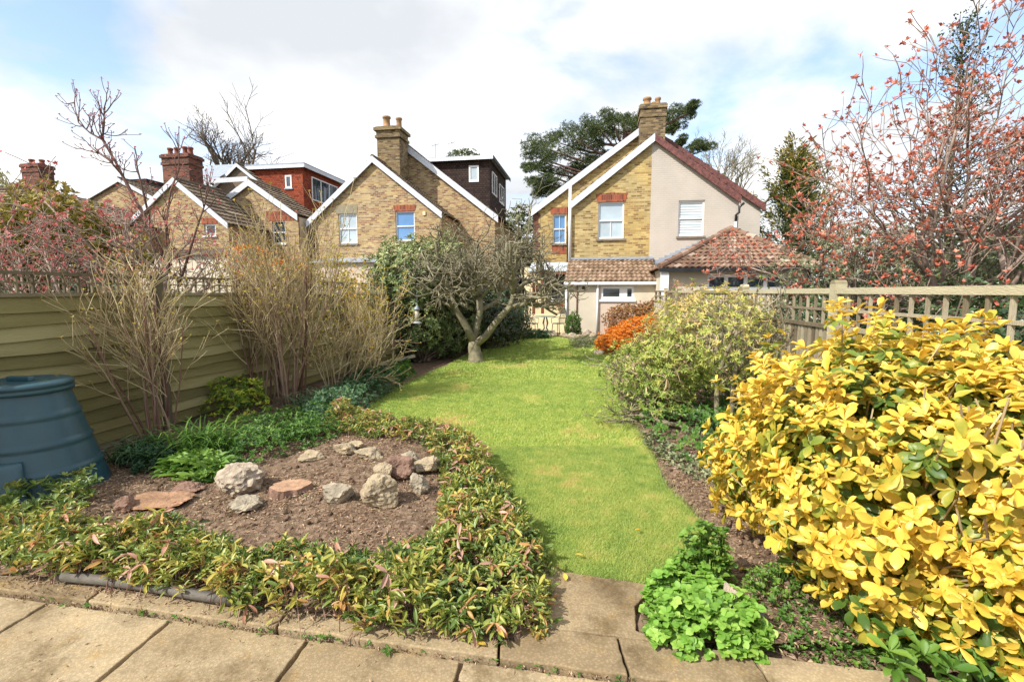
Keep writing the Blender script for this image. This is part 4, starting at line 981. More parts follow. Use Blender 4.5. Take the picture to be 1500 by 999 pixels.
g = MB(); g.add([(-400,-60,-.12),(400,-60,-.12),(400,900,-.12),(-400,900,-.12)], [(0,1,2,3)]); struct(g.build('ground', M_ground), label='rough ground reaching to the horizon')
# soil beds: one displaced sheet dipping under the lawn and the paving
xs = np.arange(-5.6, 3.6, .03); ys = np.arange(2.05, 9.0, .03)
X, Y = np.meshgrid(xs, ys); 
nz = np.array([mnoise.noise(Vector((x*1.3, y*1.3, 0)))*.03 + mnoise.noise(Vector((x*7, y*7, 3)))*.014 + mnoise.noise(Vector((x*18, y*18, 7)))*.010 + max(0, mnoise.noise(Vector((x*11+50, y*11, 5))))*.014 for x, y in zip(X.ravel(), Y.ravel())]).reshape(X.shape)
ins = inpoly(X, Y, lawn); dl = polydist(X, Y, lawn); sg = np.where(ins, -dl, dl)
hill = .10*np.exp(-((X+1.1)**2/1.1 + (Y-4.4)**2/1.2))
Z = np.clip(sg/.12, -1, 1)*.045 - .005 + (nz + hill)*(sg > 0)
pathp = np.array([(.02,1.9),(.72,1.8),(.62,2.2),(.81,2.56),(.16,2.70),(.06,2.3)])
Z = np.where(inpoly(X, Y, pathp), -.06, Z)
ZS = (xs, ys, Z)
def soil_z(x, y):
    i = int(round((x-xs[0])/.03)); j = int(round((y-ys[0])/.03))
    if 0 <= i < len(xs) and 0 <= j < len(ys): return float(Z[j, i])
    return .0
V = np.stack([X, Y, Z], -1).reshape(-1, 3); ny, nx = X.shape
I = (np.arange(ny-1)[:,None]*nx + np.arange(nx-1)[None]).ravel(); FQ = np.stack([I, I+1, I+nx+1, I+nx], 1)
edge_y = lambda x: 2.25 - .18*(x+1.74)     # back of the paving kerb
keep = (V[I,1] > edge_y(V[I,0]) + .12)
struct(mesh_obj('soil_bed', V, FQ[keep], RS.uniform(.2,.8,keep.sum()), M_soil, None, True), label='brown crumbly soil of the flower beds')
g = MB(); g.add([(-5.6,8.97,-.02),(8,8.97,-.02),(8,24,-.02),(-8,24,-.02)], [(0,1,2,3)]); struct(g.build('far_bed', M_soil), label='soil further down the garden')
# lawn base sheet
M_turf = M_attr('turf', [(0,(.16,.19,.04)),(.5,(.30,.36,.06)),(1,(.42,.40,.11))], .95, 0, 2.2, .3, .6, 80, .1)
tr = tessellate_polygon([[Vector((p[0], p[1], 0)) for p in lawn]])
g = MB(); g.add([(p[0], p[1], 0.0) for p in lawn], [tuple(t) for t in tr], .5); lo = g.build('lawn', M_turf); struct(lo, label='mown green lawn curving away to the houses')
# grass blades
M_grass = M_attr('grass_blade', [(0,(.11,.18,.045)),(.30,(.25,.365,.085)),(.58,(.40,.50,.115)),(.82,(.57,.58,.17)),(1,(.62,.47,.20))], .5, .35, 5.0, .25, spec=.3)
def blades(n, ymin, ymax, h, w):
    P = lawn; q = samp(P, n, lambda q: ((q[:,1] > ymin) & (q[:,1] <= ymax))*1.0)
    k = len(q); a = RS.uniform(0, 6.28, k); hh = h*RS.uniform(.5,1.25,k); 
    ce = np.array([mnoise.noise(Vector((x*9, y*9, 1)))*.55 + mnoise.noise(Vector((x*3, y*3, 4)))*.5 + mnoise.noise(Vector((x*.8, y*.8, 9)))*.7 for x, y in q]); hh *= 1 + .5*ce
    lean = RS.normal(0, .55, (k,2)) + np.stack([np.full(k,.1), np.full(k,.1)],1)
    b = np.stack([q[:,0], q[:,1], np.zeros(k)], 1); t = b + np.stack([lean[:,0]*hh, lean[:,1]*hh, hh], 1)
    dx = np.stack([np.cos(a), np.sin(a), np.zeros(k)], 1)*(w/2); V = np.stack([b-dx, b+dx, t], 1).reshape(-1,3)
    F_ = np.arange(3*k).reshape(-1,3); 
    ms = np.array([mnoise.noise(Vector((x*1.7+20, y*1.1, 2))) + .5*mnoise.noise(Vector((x*7, y*7, 12))) for x, y in q])
    r = np.clip(.50 + .30*ce + RS.normal(0,.13,k) + (RS.uniform(0,1,k) < .02)*.4 + np.clip(ms-.26, 0, 1)*.9, 0, 1)
    return V, F_, r
parts = [blades(230000, 0, 5.0, .019, .0036), blades(120000, 5.0, 9.0, .025, .007), blades(60000, 9.0, 20, .035, .016)]
# turf edge fringe
q = []
for i in range(len(lawn)):
    a, b = lawn[i], lawn[(i+1)%len(lawn)]; L = np.linalg.norm(b-a)
    if a[1] < 12: q += [a + (b-a)*t + RS.normal(0,.012,2) for t in RS.uniform(0,1,int(L*420))]
q = np.array(q); k = len(q); hh = .06*RS.uniform(.4,1.2,k); a = RS.uniform(0,6.28,k); ln = RS.normal(0,.7,(k,2)); b = np.stack([q[:,0],q[:,1],np.full(k,-.01)],1)
t = b + np.stack([ln[:,0]*hh, ln[:,1]*hh, hh],1); dx = np.stack([np.cos(a),np.sin(a),np.zeros(k)],1)*.003
parts.append((np.stack([b-dx,b+dx,t],1).reshape(-1,3), np.arange(3*k).reshape(-1,3), RS.uniform(.1,.6,k)))
off = 0; VV, FF, RR = [], [], []
for v, f, r in parts: VV.append(v); FF.append(f+off); RR.append(r); off += len(v)
struct(mesh_obj('grass', np.concatenate(VV), np.concatenate(FF), np.concatenate(RR), M_grass), 'stuff', 'short green grass of the lawn with mossy patches', 'grass')

# ---- paving
M_slab = M_attr('weathered_concrete_slab', [(0,(.19,.135,.075)),(.45,(.34,.255,.15)),(.8,(.46,.36,.225)),(1,(.54,.39,.17))], .9, 0, 2.6, .40, .22, 170, .25)
def add_speckle(m):
    nt = m.node_tree; b = nt.nodes['Principled BSDF']; src = b.inputs['Base Color'].links[0].from_socket
    vo = nd(nt, 'ShaderNodeTexVoronoi'); vo.inputs['Scale'].default_value = 75; nt.links.new(obvec(nt), vo.inputs['Vector'])
    r = ramp(nt, [(.0,(1.55,1.5,1.4)),(.12,(1.1,1.1,1.1)),(.3,(.92,.92,.92)),(.7,(.72,.72,.70))], vo.outputs['Distance'])
    n = nd(nt, 'ShaderNodeTexNoise'); n.inputs['Scale'].default_value = 3.0; n.inputs['Detail'].default_value = 9; n.inputs['Roughness'].default_value = .7; nt.links.new(obvec(nt), n.inputs['Vector'])
    r2 = ramp(nt, [(.36,(.55,.52,.46)),(.5,(.97,.97,.97)),(.70,(1.15,1.12,1.05))], n.outputs['Fac'])
    n3 = nd(nt, 'ShaderNodeTexNoise'); n3.inputs['Scale'].default_value = 5.5; n3.inputs['Detail'].default_value = 7; n3.inputs['Roughness'].default_value = .75; nt.links.new(obvec(nt), n3.inputs['Vector'])
    r3 = ramp(nt, [(.56,(0,0,0)),(.66,(.55,.55,.55))], n3.outputs['Fac']); src = mixc(nt, src, (.42,.27,.09), r3.outputs[0])
    c = mixc(nt, src, r.outputs[0], .85, 'MULTIPLY'); c = mixc(nt, c, r2.outputs[0], 1.0, 'MULTIPLY'); nt.links.new(c, b.inputs['Base Color'])
add_speckle(M_slab)
def slab(name, poly, z0, z1, label=None):
    g = MB(); n = len(poly); P = []
    for i in range(n):          # break up the straight edges a little
        a = Vector((*poly[i],0)); b = Vector((*poly[(i+1)%n],0)); k = max(2, int((b-a).length/.035)); nrm_ = (b-a).normalized().cross(Vector((0,0,1)))
        for j in range(k):
            P.append(a.lerp(b, j/k) + nrm_*(0 if j == 0 else random.gauss(0,.0022)))
    g.prism([(p.x,p.y,z0) for p in P], (0,0,z1-z0)); g2 = g.build(name, M_slab, None, bevel=.006); 
    at = g2.data.attributes['rnd']; rv = random.uniform(.25,.68); at.data.foreach_set('value', [rv]*len(g2.data.polygons))
    return struct(g2, label=label)
edge = lambda x: 2.28 - .18*(x+1.74)
jx = [-.225 + .75*i for i in range(-8, 5)]
for i in range(len(jx)-1):
    a, b = jx[i]+.008, jx[i+1]-.012
    if i == 7: pass
    slab('patio', [(a-.06, edge(a)-.60), (b-.06, edge(b)-.60), (b, edge(b)-.012), (a, edge(a)-.012)], -.05, 0, 'weathered concrete paving slabs of the patio')
    slab('patio', [(a-.15, edge(a)-1.25), (b-.15, edge(b)-1.25), (b-.07, edge(b)-.62), (a-.07, edge(a)-.62)], -.05, 0, 'weathered concrete paving slabs of the patio')
g = MB(); g.add([(-7,.2,-.03),(4,.2,-.03),(4,2.0,-.03),(-7,3.4,-.03)], [(0,1,2,3)]); struct(g.build('patio_bedding', M_soil), label='dark soil in the paving joints')
# raised kerb strip
kx = [-6,-4.6,-3.4,-2.25,-1.15,-.06,.50,1.08,1.9,2.9]
for i in range(len(kx)-1):
    a, b = kx[i]+.006, kx[i+1]-.006
    slab('kerb', [(a, edge(a)+.006), (b, edge(b)+.006), (b, edge(b)+.235), (a, edge(a)+.235)], -.05, .026+random.uniform(-.003,.003), 'raised concrete edging strip between patio and beds')
pp = [G(808,958,.04), G(940,975,.04), G(933,905,.04), G(957,862,.04), G(812,843,.04)]
slab('path', [(pp[0][0], edge(pp[0][0])+.242), (.70, edge(.70)+.242), (.60, 2.16), (.64, 2.34), (.79, 2.52), (pp[4][0]-.05, 2.68), (pp[4][0]-.25, 2.3)], -.05, .024, 'short concrete path slab leading onto the lawn')
# moss, grit and litter in joints
lf = Leaves('small'); q = []
for k in range(900):
    x = random.uniform(-3.4, 1.6); y = edge(x) + random.gauss(.0,.014); q.append((x, y, .003))
for k in range(2600):
    x = random.triangular(-3.4, .1, -3.2); y = edge(x) + random.triangular(-.05, .25, .2); q.append((x, y, .030 if y > edge(x)+.01 else .004))
for k in range(260):
    x = random.uniform(-3, 1.2); y = edge(x) + random.uniform(-.5, -.02); q.append((x, y, .003))
q = np.array(q); lf.add(q, RS.normal(0,1,(len(q),3))+[0,0,.4], RS.normal(0,1,(len(q),3))+[0,0,1], RS.uniform(.006,.024,len(q)), RS.uniform(.003,.010,len(q)), RS.uniform(.2,.9,len(q)))
M_lit = M_attr('dry_leaf_litter', [(0,(.09,.05,.03)),(.5,(.27,.16,.10)),(.85,(.48,.34,.22)),(1,(.20,.26,.07))], .9, 0, 4, .1)
wd = Leaves('mid'); wp = [(x, edge(x)+random.gauss(.005,.02), .01) for x in [random.triangular(-2.6,1.3,-1.0) for _ in range(60)]]
wd.rosettes(wp, [(0,0,1)]*60, 6, RS.uniform(.012,.032,60), .5, (40,90), rmean=.5, jit=.6); struct(wd.build('joint_weeds', M_green), 'stuff', 'tiny green weeds growing out of the kerb joint', 'weeds')
struct(lf.build('joint_litter', M_lit), 'stuff', 'dry leaf crumbs and moss in the paving joints', 'leaf litter')
# mulch chips on the soil
lf = Leaves('small'); 
bedL = np.array([G(u,v) for u,v in [(0,700),(160,672),(260,655),(330,660),(440,640),(500,620),(600,640),(690,665),(745,735),(790,800),(810,842),(805,945),(620,945),(450,915),(250,885),(0,850)]])
bedR = np.array([G(u,v) for u,v in [(1075,825),(1040,775),(975,705),(955,660),(1010,640),(1060,690),(1150,760),(1240,840),(1380,960),(1250,985),(1120,960),(1060,880)]])
for P, n in ((bedL, 34000), (bedR, 9000)):
    q = samp(P, n); 
    cl = np.array([mnoise.noise(Vector((x*2.2+9, y*2.2, 2))) for x, y in q]); q = q[RS.uniform(-.35,.4,len(q)) < cl + .12]
    z = np.array([soil_z(x,y) for x,y in q]); p = np.stack([q[:,0],q[:,1],z+.006],1); D = RS.normal(0,1,(len(p),3)); D[:,2] *= .25; N = RS.normal(0,.3,(len(p),3)); N[:,2] += 1
    L = RS.uniform(.010,.038,len(p)); lf.add(p, D, N, L, L*RS.uniform(.15,.4,len(p)), np.clip(RS.normal(.6,.2,len(p)),0,.95))
struct(lf.build('mulch', M_lit), 'stuff', 'brown wood chips and dry leaves on the flower bed soil', 'mulch')
cr = MB()
def lump(c, r, seed, sub=1, sq=(1,1,1), jag=.35, rot=0):
    bm = bmesh.new(); bmesh.ops.create_icosphere(bm, subdivisions=sub, radius=1)
    vs = []
    for v in bm.verts:
        n = v.co.normalized(); k = 1 + jag*mnoise.noise(n*1.3 + Vector((seed,0,0)))*2 + jag*.25*mnoise.noise(n*4 + Vector((0,seed,0)))*2
        p = n*k; x, y = p.x*sq[0], p.y*sq[1]; vs.append((c[0] + r*(x*math.cos(rot)-y*math.sin(rot)), c[1] + r*(x*math.sin(rot)+y*math.cos(rot)), c[2] + r*p.z*sq[2]))
    fs = [tuple(v.index for v in f.verts) for f in bm.faces]; bm.free(); return vs, fs
for P, n in ((bedL, 700), (bedR, 420)):
    for (x, y) in samp(P, n):
        r = random.uniform(.005,.020); vs, fs = lump((x,y,soil_z(x,y)+r*.3), r, random.random()*99, 1); cr.add(vs, fs)
struct(cr.build('soil_clods', M_soil, None, True), 'stuff', 'small clods of earth on the flower beds', 'soil')

# ---- rocks
M_rock = M_plain('buff_rock', (.40,.32,.21), .9, .28, 9, .9, 30, .2)
M_rockp = M_plain('pale_pitted_rock', (.42,.345,.26), .9, .3, 14, 1.0, 26, .2)
M_rockr = M_plain('reddish_rock', (.27,.165,.12), .9, .3, 8, .9, 30, .2)
M_rockg = M_plain('grey_white_rock', (.40,.34,.25), .9, .4, 7, .9, 26, .2)
def rock(u, v, w, h, label, mat=M_rock, jag=.35, depth=.8, angular=True, sub=4, grp='rocks of the rockery', lowz=0.0):
    x, y = G(u, v, lowz+.05); sc = y/FOC*1.0; zb = soil_z(x, y) if y < 8.9 else 0
    rx = w*sc/2*1.04; rz = h*sc/2*1.10
    bm = bmesh.new(); bmesh.ops.create_icosphere(bm, subdivisions=sub, radius=1); sd = random.random()*50
    pl = [Vector(RS.normal(0,1,3).tolist()).normalized() for _ in range(11)]; dd = [random.uniform(.45,.8) for _ in pl]
    vs = []
    rot = random.uniform(-.3,.3)
    for vt in bm.verts:
        n = vt.co.normalized(); k = 1.0
        if angular:
            for p_, d_ in zip(pl, dd):
                c = n.dot(p_)
                if c > .05: k = min(k, d_/c)
        k *= 1 + jag*.40*mnoise.noise(n*2.2+Vector((sd,0,0))) + .13*mnoise.noise(n*6+Vector((0,sd,0))) - .10*abs(mnoise.noise(n*11+Vector((0,sd,5))))
        vs.append((n.x*k, n.y*k, n.z*k))
    vs = np.array(vs); ext = np.abs(vs).max(0); vs /= ext
    fs = [tuple(q.index for q in f.verts) for f in bm.faces]; bm.free()
    V = np.stack([x + rx*(vs[:,0]*math.cos(rot)-vs[:,1]*math.sin(rot)), y + rx*depth*.6 + rx*depth*(vs[:,1]*math.cos(rot)+vs[:,0]*math.sin(rot)), zb + rz*.68 + rz*vs[:,2]],1)
    o = mesh_obj('rock', V, fs, None, mat, None, False, off=(x, y+rx*depth*.6, zb))
    return tag(o, label, 'rock', grp)
rock(343,728,76,48,'large pale pitted boulder beside the sawn stump', M_rockp, .5, angular=False)
rock(357,753,50,20,'flat greenish pale stone lying in front of the large pitted boulder', M_rockg)
rock(268,725,48,18,'low dark wedge stone left of the large pitted boulder', M_rockr)
rock(180,752,34,28,'small brown upright stone nearest the compost bin', M_rockr)
rock(214,752,92,10,'thin flat orange-brown slab sunk in the soil at the left of the rockery', M_plain('orange_brown_rock', (.34,.20,.12), .9, .3, 8, .9, 30, .2))
rock(230,764,40,8,'small flat grey stone at the front edge of the sunken slab', M_rockg)
rock(453,680,42,15,'flat buff stone at the back of the rockery by the green tuft', M_rock)
rock(503,676,38,22,'squarish buff stone in the back row behind the cluster', M_rock)
rock(521,668,28,16,'small rounded stone topping the back row', M_rock)
rock(536,688,44,22,'broad buff stone with a flat top in the middle of the back row', M_rock)
rock(578,716,58,48,'largest dark reddish rock standing up in the cluster', M_rockr)
rock(560,722,34,34,'narrow grey rock wedged behind the pale angular block', M_rock)
rock(497,745,46,34,'cube-like pale block at the front left of the cluster', M_rockg)
rock(547,753,66,56,'large angular buff boulder at the front of the cluster', M_rock)
rock(610,731,38,36,'pale wedge-shaped rock at the right end of the cluster', M_rockg)
rock(600,698,32,26,'small light rock behind the reddish one', M_rockg)
rock(624,706,40,28,'half-hidden brown rock at the back right among the leaves', M_rock)
rock(676,800,22,16,'single small whitish stone among the bronze leaves', M_rockp)
rock(1071,908,38,62,'white-faced upright rock behind the bright green plant', M_rockp, grp='rocks by the path')
rock(1103,918,44,40,'dark grey rock leaning beside the white-faced one', M_plain('dark_grey_rock',(.20,.18,.17),.9,.35,8,.9), grp='rocks by the path')
for (u, v, w, h, lb) in ((838,496,20,12,'brown stone at the left end of the far rock row'), (849,497,14,10,'small tan stone second from the left in the far rock row'), (858,493,18,14,'pale upright stone in the middle of the far rock row'), (868,496,14,12,'cream stone right of the pale upright one in the far row'), (846,490,16,9,'stone at the back of the far rock row'), (826,492,12,9,'dark stone beside the little conifer')):
    rock(u, v, w, h, lb, random.choice([M_rock, M_rockp, M_rockr]), sub=2, grp='rocks at the far end of the lawn')
rock(879,517,16,8,'flat white stone at the foot of the orange heath', M_rockp, sub=2, grp='rocks at the far end of the lawn')
rock(905,522,18,7,'low grey stone right of the flat white one by the orange heath', M_rockg, sub=2, grp='rocks at the far end of the lawn')
# stump
x, y = G(424, 726, .05); z = soil_z(x, y)
st = thing('tree_stump', 'sawn reddish tree stump next to the large pitted boulder', 'stump', (x, y, z))
mb = MB(); ring = []
k = 26; vs = []
for zi, rr in ((-.05,.155),(.035,.145),(.065,.14)):
    for j in range(k):
        a = 2*math.pi*j/k; q = rr*(1 + .16*math.sin(3*a+1) + .08*math.sin(7*a)); vs.append((x+q*math.cos(a), y+q*.85*math.sin(a), z+zi+.012*math.sin(a*2)))
mb.add(vs, [(i*k+j, i*k+(j+1)%k, (i+1)*k+(j+1)%k, (i+1)*k+j) for i in range(2) for j in range(k)]); mb.build('bark', M_rockr, st)
mb = MB(); mb.add([(v[0], v[1], v[2]+.001) for v in vs[2*k:]] + [(x, y, z+.068)], [(j, (j+1)%k, k) for j in range(k)]); mb.build('sawn_top', M_plain('sawn_wood',(.42,.25,.15),.8,.25,20,.3,60), st)

# ---- border of bronze-green evergreen
outer = np.array([G(u,v) for u,v in [(0,858),(120,867),(250,889),(330,905),(450,929),(620,950),(803,950),(810,860),(812,842),(775,780),(745,735),(715,690),(690,662),(640,640),(600,628),(540,615),(480,618),(470,640),(540,660),(620,675),(650,720),(648,770),(640,812),(560,835),(440,830),(330,815),(200,800),(110,792),(0,780)]])
lf = Leaves('lan'); ls = MB()
q = samp(outer, 5400); q = q[np.array([mnoise.noise(Vector((x*4.5, y*4.5, 14))) for x, y in q]) + RS.uniform(-.25,.25,len(q)) > -.28]; hn = np.array([mnoise.noise(Vector((x*2.1, y*2.1, 4))) for x, y in q]); h2_ = np.array([mnoise.noise(Vector((x*5, y*5, 8))) for x, y in q])
din = polydist(q[:,0], q[:,1], outer)
hh = np.clip(.17 + .16*hn + .10*h2_, .04, .36)*np.clip(.45 + din/.14, 0, 1)*np.where(q[:,1] > 3.2, .95, 1.0)
u_ = RS.uniform(0,1,len(q))**.45
zz = np.array([soil_z(x,y) for x,y in q]); P = np.stack([q[:,0],q[:,1],zz + hh*u_ + .02],1)
cx_ = outer.mean(0); outd = RS.normal(0,.35,(len(q),3)); outd[:,2] = 1
rm = .36 + .30*hn + .10*h2_ + .12*(u_-.5)
lf.rosettes(P, outd, 6, RS.uniform(.036,.074,len(P))*np.clip(3.4/P[:,1],.8,1.0), .30, (22,88), rmean=rm+.02, rvar=.19, perleaf=.10, droop=.1, stem=.05, jit=.5)
m = RS.uniform(0,1,len(P)) < .06
lf.rosettes(P[m]+[0,0,.01], outd[m], 4, .085, .28, (60,100), rmean=.92, rvar=.08, droop=.35)
for p, b in zip(P[::2], q[::2]): ls.tube([(b[0]+random.gauss(0,.03), b[1]+random.gauss(0,.03), 0.0), tuple(p)], [.0025,.0015], 3)
struct(lf.build('ground_cover', M_leu), 'stuff', 'low evergreen border plants with bronze, red and yellow-green tips round the rockery', 'ground cover')
struct(ls.build('ground_cover_stems', M_tstem), 'stuff', 'thin brown stems under the bronze and green border plants', 'ground cover')
# the same plant straggling past the bin
pz = np.array([G(u,v) for u,v in [(0,730),(0,790),(110,790),(150,745),(130,712),(60,705)]]); q = samp(pz, 240); P = np.stack([q[:,0],q[:,1],RS.uniform(.04,.24,len(q))],1)
lf = Leaves('lan'); lf.rosettes(P, RS.normal(0,.3,P.shape)+[0,0,1], 6, .06, .34, (25,85), rmean=.25, rvar=.14); tag(lf.build('bin_side_plant', M_leu, None, off=(float(q[:,0].mean()), float(q[:,1].mean()), 0)), 'dull green leafy plant at the foot of the compost bin', 'plant')

# ---- clumps and herbs
def mound(name, label, poly_px, n, h, kind, mat, L, W, k, rm=.5, ang=(30,85), rv=.2, grp=None, cat='plant', up=1.0, zoff=0.0):
    P_ = np.array([G(u,v) for u,v in poly_px]); q = samp(P_, n); d = polydist(q[:,0], q[:,1], P_); hs = h*np.clip(.3 + d/(.35*max(.2, d.max())), 0, 1)*(1+.3*np.array([mnoise.noise(Vector((x*6,y*6,1))) for x,y in q]))
    P = np.stack([q[:,0],q[:,1], hs*RS.uniform(.2,1,n)**.6 + zoff],1); c = q.mean(0); o = np.zeros_like(P); o[:,:2] = (q-c)*.6; o[:,2] = up
    lf = Leaves(kind); lf.rosettes(P, o + RS.normal(0,.2,o.shape), k, L, W, ang, rmean=rm, rvar=rv)
    t = thing(name, label, cat, (float(c[0]), float(c[1]), 0), group=grp); lf.build('foliage', mat, t)
    mb = MB()
    for p in P[::max(1,len(P)//70)]: mb.tube([(c[0]+(p[0]-c[0])*.6, c[1]+(p[1]-c[1])*.6, 0), tuple(p)], [.004,.002], 3)
    struct(mb.build('stems', M_green, t), 'stuff')
mound('columbine', 'bright green lobed-leaf plant spilling over the end of the path slab', [(940,890),(950,955),(1010,975),(1120,975),(1130,940),(1070,900),(1020,855),(965,868)], 520, .20, 'ova', M_attr('lime_green_leaf', [(0,(.10,.22,.03)),(.5,(.22,.42,.06)),(1,(.40,.58,.12))], .5, .35, 4, .1), .036, .85, 5, .5, (50,95))
mound('columbine', 'taller pale green leafy stems behind the path plant at the lawn corner', [(965,868),(1010,850),(1060,840),(1075,875),(1030,885)], 200, .38, 'ova', M_green, .032, .8, 5, .8, (40,95))
mound('weed_patch', 'small-leaved weeds with tiny violets beneath the golden shrub', [(1120,900),(1200,880),(1290,930),(1330,990),(1240,985),(1150,965)], 260, .07, 'mid', M_green, .022, .6, 5, .45)
mound('weed_patch', 'sparse green weeds around the dark grey rock', [(1085,850),(1160,840),(1200,880),(1130,910),(1090,890)], 130, .14, 'mid', M_green, .028, .5, 5, .75)
mound('low_perennial', 'leafy green perennials under the open-branched shrub by the right fence', [(905,590),(960,560),(1040,560),(1100,590),(1120,660),(1090,700),(1010,690),(950,640)], 900, .30, 'mid', M_green, .06, .45, 6, .45)
mound('low_perennial', 'small pale-leaved ground plants along the right lawn edge', [(935,640),(960,675),(1000,705),(1060,725),(1085,700),(1020,680),(960,640)], 330, .10, 'mid', M_grey, .04, .6, 5, .7)
mound('spurge', 'rounded bush of lime-green flowering spurge in front of the left fence', [(295,622),(345,636),(398,620),(388,592),(315,590)], 620, .52, 'mid', M_attr('lime_spurge', [(0,(.05,.12,.02)),(.5,(.20,.32,.03)),(.8,(.50,.52,.05)),(1,(.66,.60,.07))], .5, .3, 4, .1), .05, .4, 7, .5, (20,80))
mound('cranesbill', 'low blue-green leafy ground cover spreading to the left lawn edge', [(430,632),(470,592),(535,556),(592,556),(588,572),(550,592),(525,612),(470,640)], 1300, .28, 'mid', M_blue, .055, .55, 6, .6)
mound('fennel_tuft', 'soft bright green tuft beneath the rhododendron', [(560,552),(600,545),(610,556),(580,566)], 300, .28, 'small', M_green, .06, .18, 8, .4, (10,70))
mound('leafy_clump', 'broad-leaved green clump at the back left of the rockery', [(240,704),(262,686),(320,688),(345,708),(290,716)], 120, .16, 'lan', M_green, .13, .34, 6, .75, (40,80))
mound('rockery_sprig', 'tiny green plant between the stump and the cube-like block', [(487,708),(500,704),(512,708),(500,714)], 40, .10, 'mid', M_green, .03, .3, 6, .6)
mound('border_perennial', 'green and yellow herb mass between the spurge and the rockery', [(330,690),(350,640),(430,622),(500,615),(510,650),(450,668),(380,692)], 800, .30, 'mid', M_green, .05, .38, 6, .42)
mound('shade_foliage', 'dark leafy plants at the foot of the left fence behind the strap-leaved clump', [(165,682),(230,664),(262,672),(260,692),(200,702)], 300, .20, 'mid', M_blue, .05, .5, 5, .3)
def straps(name, label, u, v, n, L, w, mat, spread=1.0, rx=.12):
    x, y = G(u, v); t = thing(name, label, 'plant', (x, y, 0)); V = []; Fq = []; R = []
    for k in range(n):
        a = random.uniform(0, 6.28); b = Vector((x+random.gauss(0,rx), y+random.gauss(0,rx*.7), .02)); d = Vector((math.cos(a)*spread*random.uniform(.2,.8), math.sin(a)*spread*random.uniform(.2,.8), 1.1)).normalized()
        l = L*random.uniform(.6,1.15); sd = Vector((-math.sin(a), math.cos(a), 0)); p = b.copy(); o = len(V); m = 6
        for i in range(m+1):
            ww = w*(1-(i/m)**2)*.5 + .0005; V += [tuple(p-sd*ww), tuple(p+sd*ww)]; p = p + d*(l/m); d = (d + Vector((math.cos(a)*.13, math.sin(a)*.13, -.16-.09*i*spread))).normalized()
        for i in range(m): Fq.append((o+2*i, o+2*i+1, o+2*i+3, o+2*i+2)); R.append(0)
        rr = random.random(); R[-m:] = [rr]*m
    mesh_obj('leaves', np.array(V), Fq, R, mat, t)
straps('strap_leaved_clump', 'large clump of arching bright green strap leaves by the bare-stemmed shrub', 300, 672, 230, .60, .018, M_green, .8, .15)
straps('strap_leaved_clump', 'smaller clump of thin arching leaves left of the big strap-leaved clump', 205, 680, 90, .42, .014, M_blue, 1.0, .12)
straps('strap_leaved_clump', 'spiky blue-green clump under the tall twiggy shrub', 465, 607, 150, .55, .018, M_blue, .9, .16)
straps('strap_leaved_clump', 'fine grassy tuft at the back of the rockery near the flat buff stone', 432, 650, 170, .45, .012, M_green, 1.0, .12)
straps('strap_leaved_clump', 'small bright tuft beside the flat buff stone', 463, 662, 40, .16, .008, M_green, 1.1, .04)
straps('iris_leaves', 'upright dark iris leaves at the trunk of the open-branched shrub', 1045, 640, 70, .42, .020, M_blue, .35, .10)
# fallen yellow leaves and dandelions
for (u, v, lb) in ((842,816,'yellow leaf lying on the lawn near the path'), (826,843,'yellow leaf at the lawn edge beside the path corner'), (695,948,'yellow leaf caught on the patio kerb'), (1082,838,'yellow leaf on the soil at the right lawn corner'), (930,780,'tiny yellow leaf on the lawn')):
    x, y = G(u, v, .03); L = Leaves('obo'); L.add([(x,y,.045)], [(random.random(),random.random()-.5,.05)], [(0,.1,1)], .055, .03, .6); tag(L.build('fallen_leaf', M_yel, None, off=(x,y,.04)), lb, 'leaf')

# ---- left fence
def LX(y): return -4.06 + .22*(y-5.55)
fl = thing('lap_board_fence', 'long olive-green horizontal lap-board fence with a slim trellis on top along the left', 'fence', (LX(5), 5, 0))
ang = math.atan2(1, .22); dv = Vector((.22,1,0)).normalized(); nrmv = Vector((dv.y,-dv.x,0))
def LP(t): return Vector((LX(0)+dv.x*t, dv.y*t, 0))
py = [1.7, 3.65, 5.62, 7.55, 9.5, 11.45, 13.4, 15.3, 17.2]
for i in range(len(py)-1):
    a, b = LP(py[i]+.05), LP(py[i+1]-.05); nb = 12; mb = MB(); h0 = .10; h1 = 1.60
    for k in range(nb):
        z0 = h0 + (h1-h0)*k/nb; zt = z0 + (h1-h0)/nb*1.22; seg = 14; rr = random.random()
        vs = []; wv = random.uniform(0,9); am = random.uniform(.005,.014)
        for s_ in range(seg+1):
            p = a.lerp(b, s_/seg); e = am*math.sin(wv + s_*.55) + random.gauss(0,.0012)
            vs += [tuple(p + nrmv*.034 + Vector((0,0,z0+e))), tuple(p + nrmv*.010 + Vector((0,0,z0+e))), tuple(p + nrmv*.004 + Vector((0,0,zt)))]
        fs = []
        for s_ in range(seg): q = 3*s_; fs += [(q, q+3, q+5, q+2), (q+1, q+4, q+3, q)]
        mb.add(vs, fs, rr)
    mb.build('board_panel', MT['fence'], fl)
    m = MB(); m.bar(a+Vector((0,0,1.625)), b+Vector((0,0,1.625)), .07, .035); m.build('top_rail', MT['frail'], fl)
    m = MB(); m.bar(a+Vector((0,0,.06)), b+Vector((0,0,.06)), .03, .13); m.build('gravel_board', MT['fpost'], fl)
    # trellis
    m = MB(); m.bar(a+Vector((0,0,1.82)), b+Vector((0,0,1.82)), .035, .03); m.bar(a+Vector((0,0,1.735)), b+Vector((0,0,1.735)), .014, .014)
    n = 15
    for k in range(n+1): p = a.lerp(b, k/n); m.bar(p+Vector((0,0,1.645)), p+Vector((0,0,1.805)), .018, .018, up=(1,0,0))
    m.build('trellis', MT['fpost'], fl)
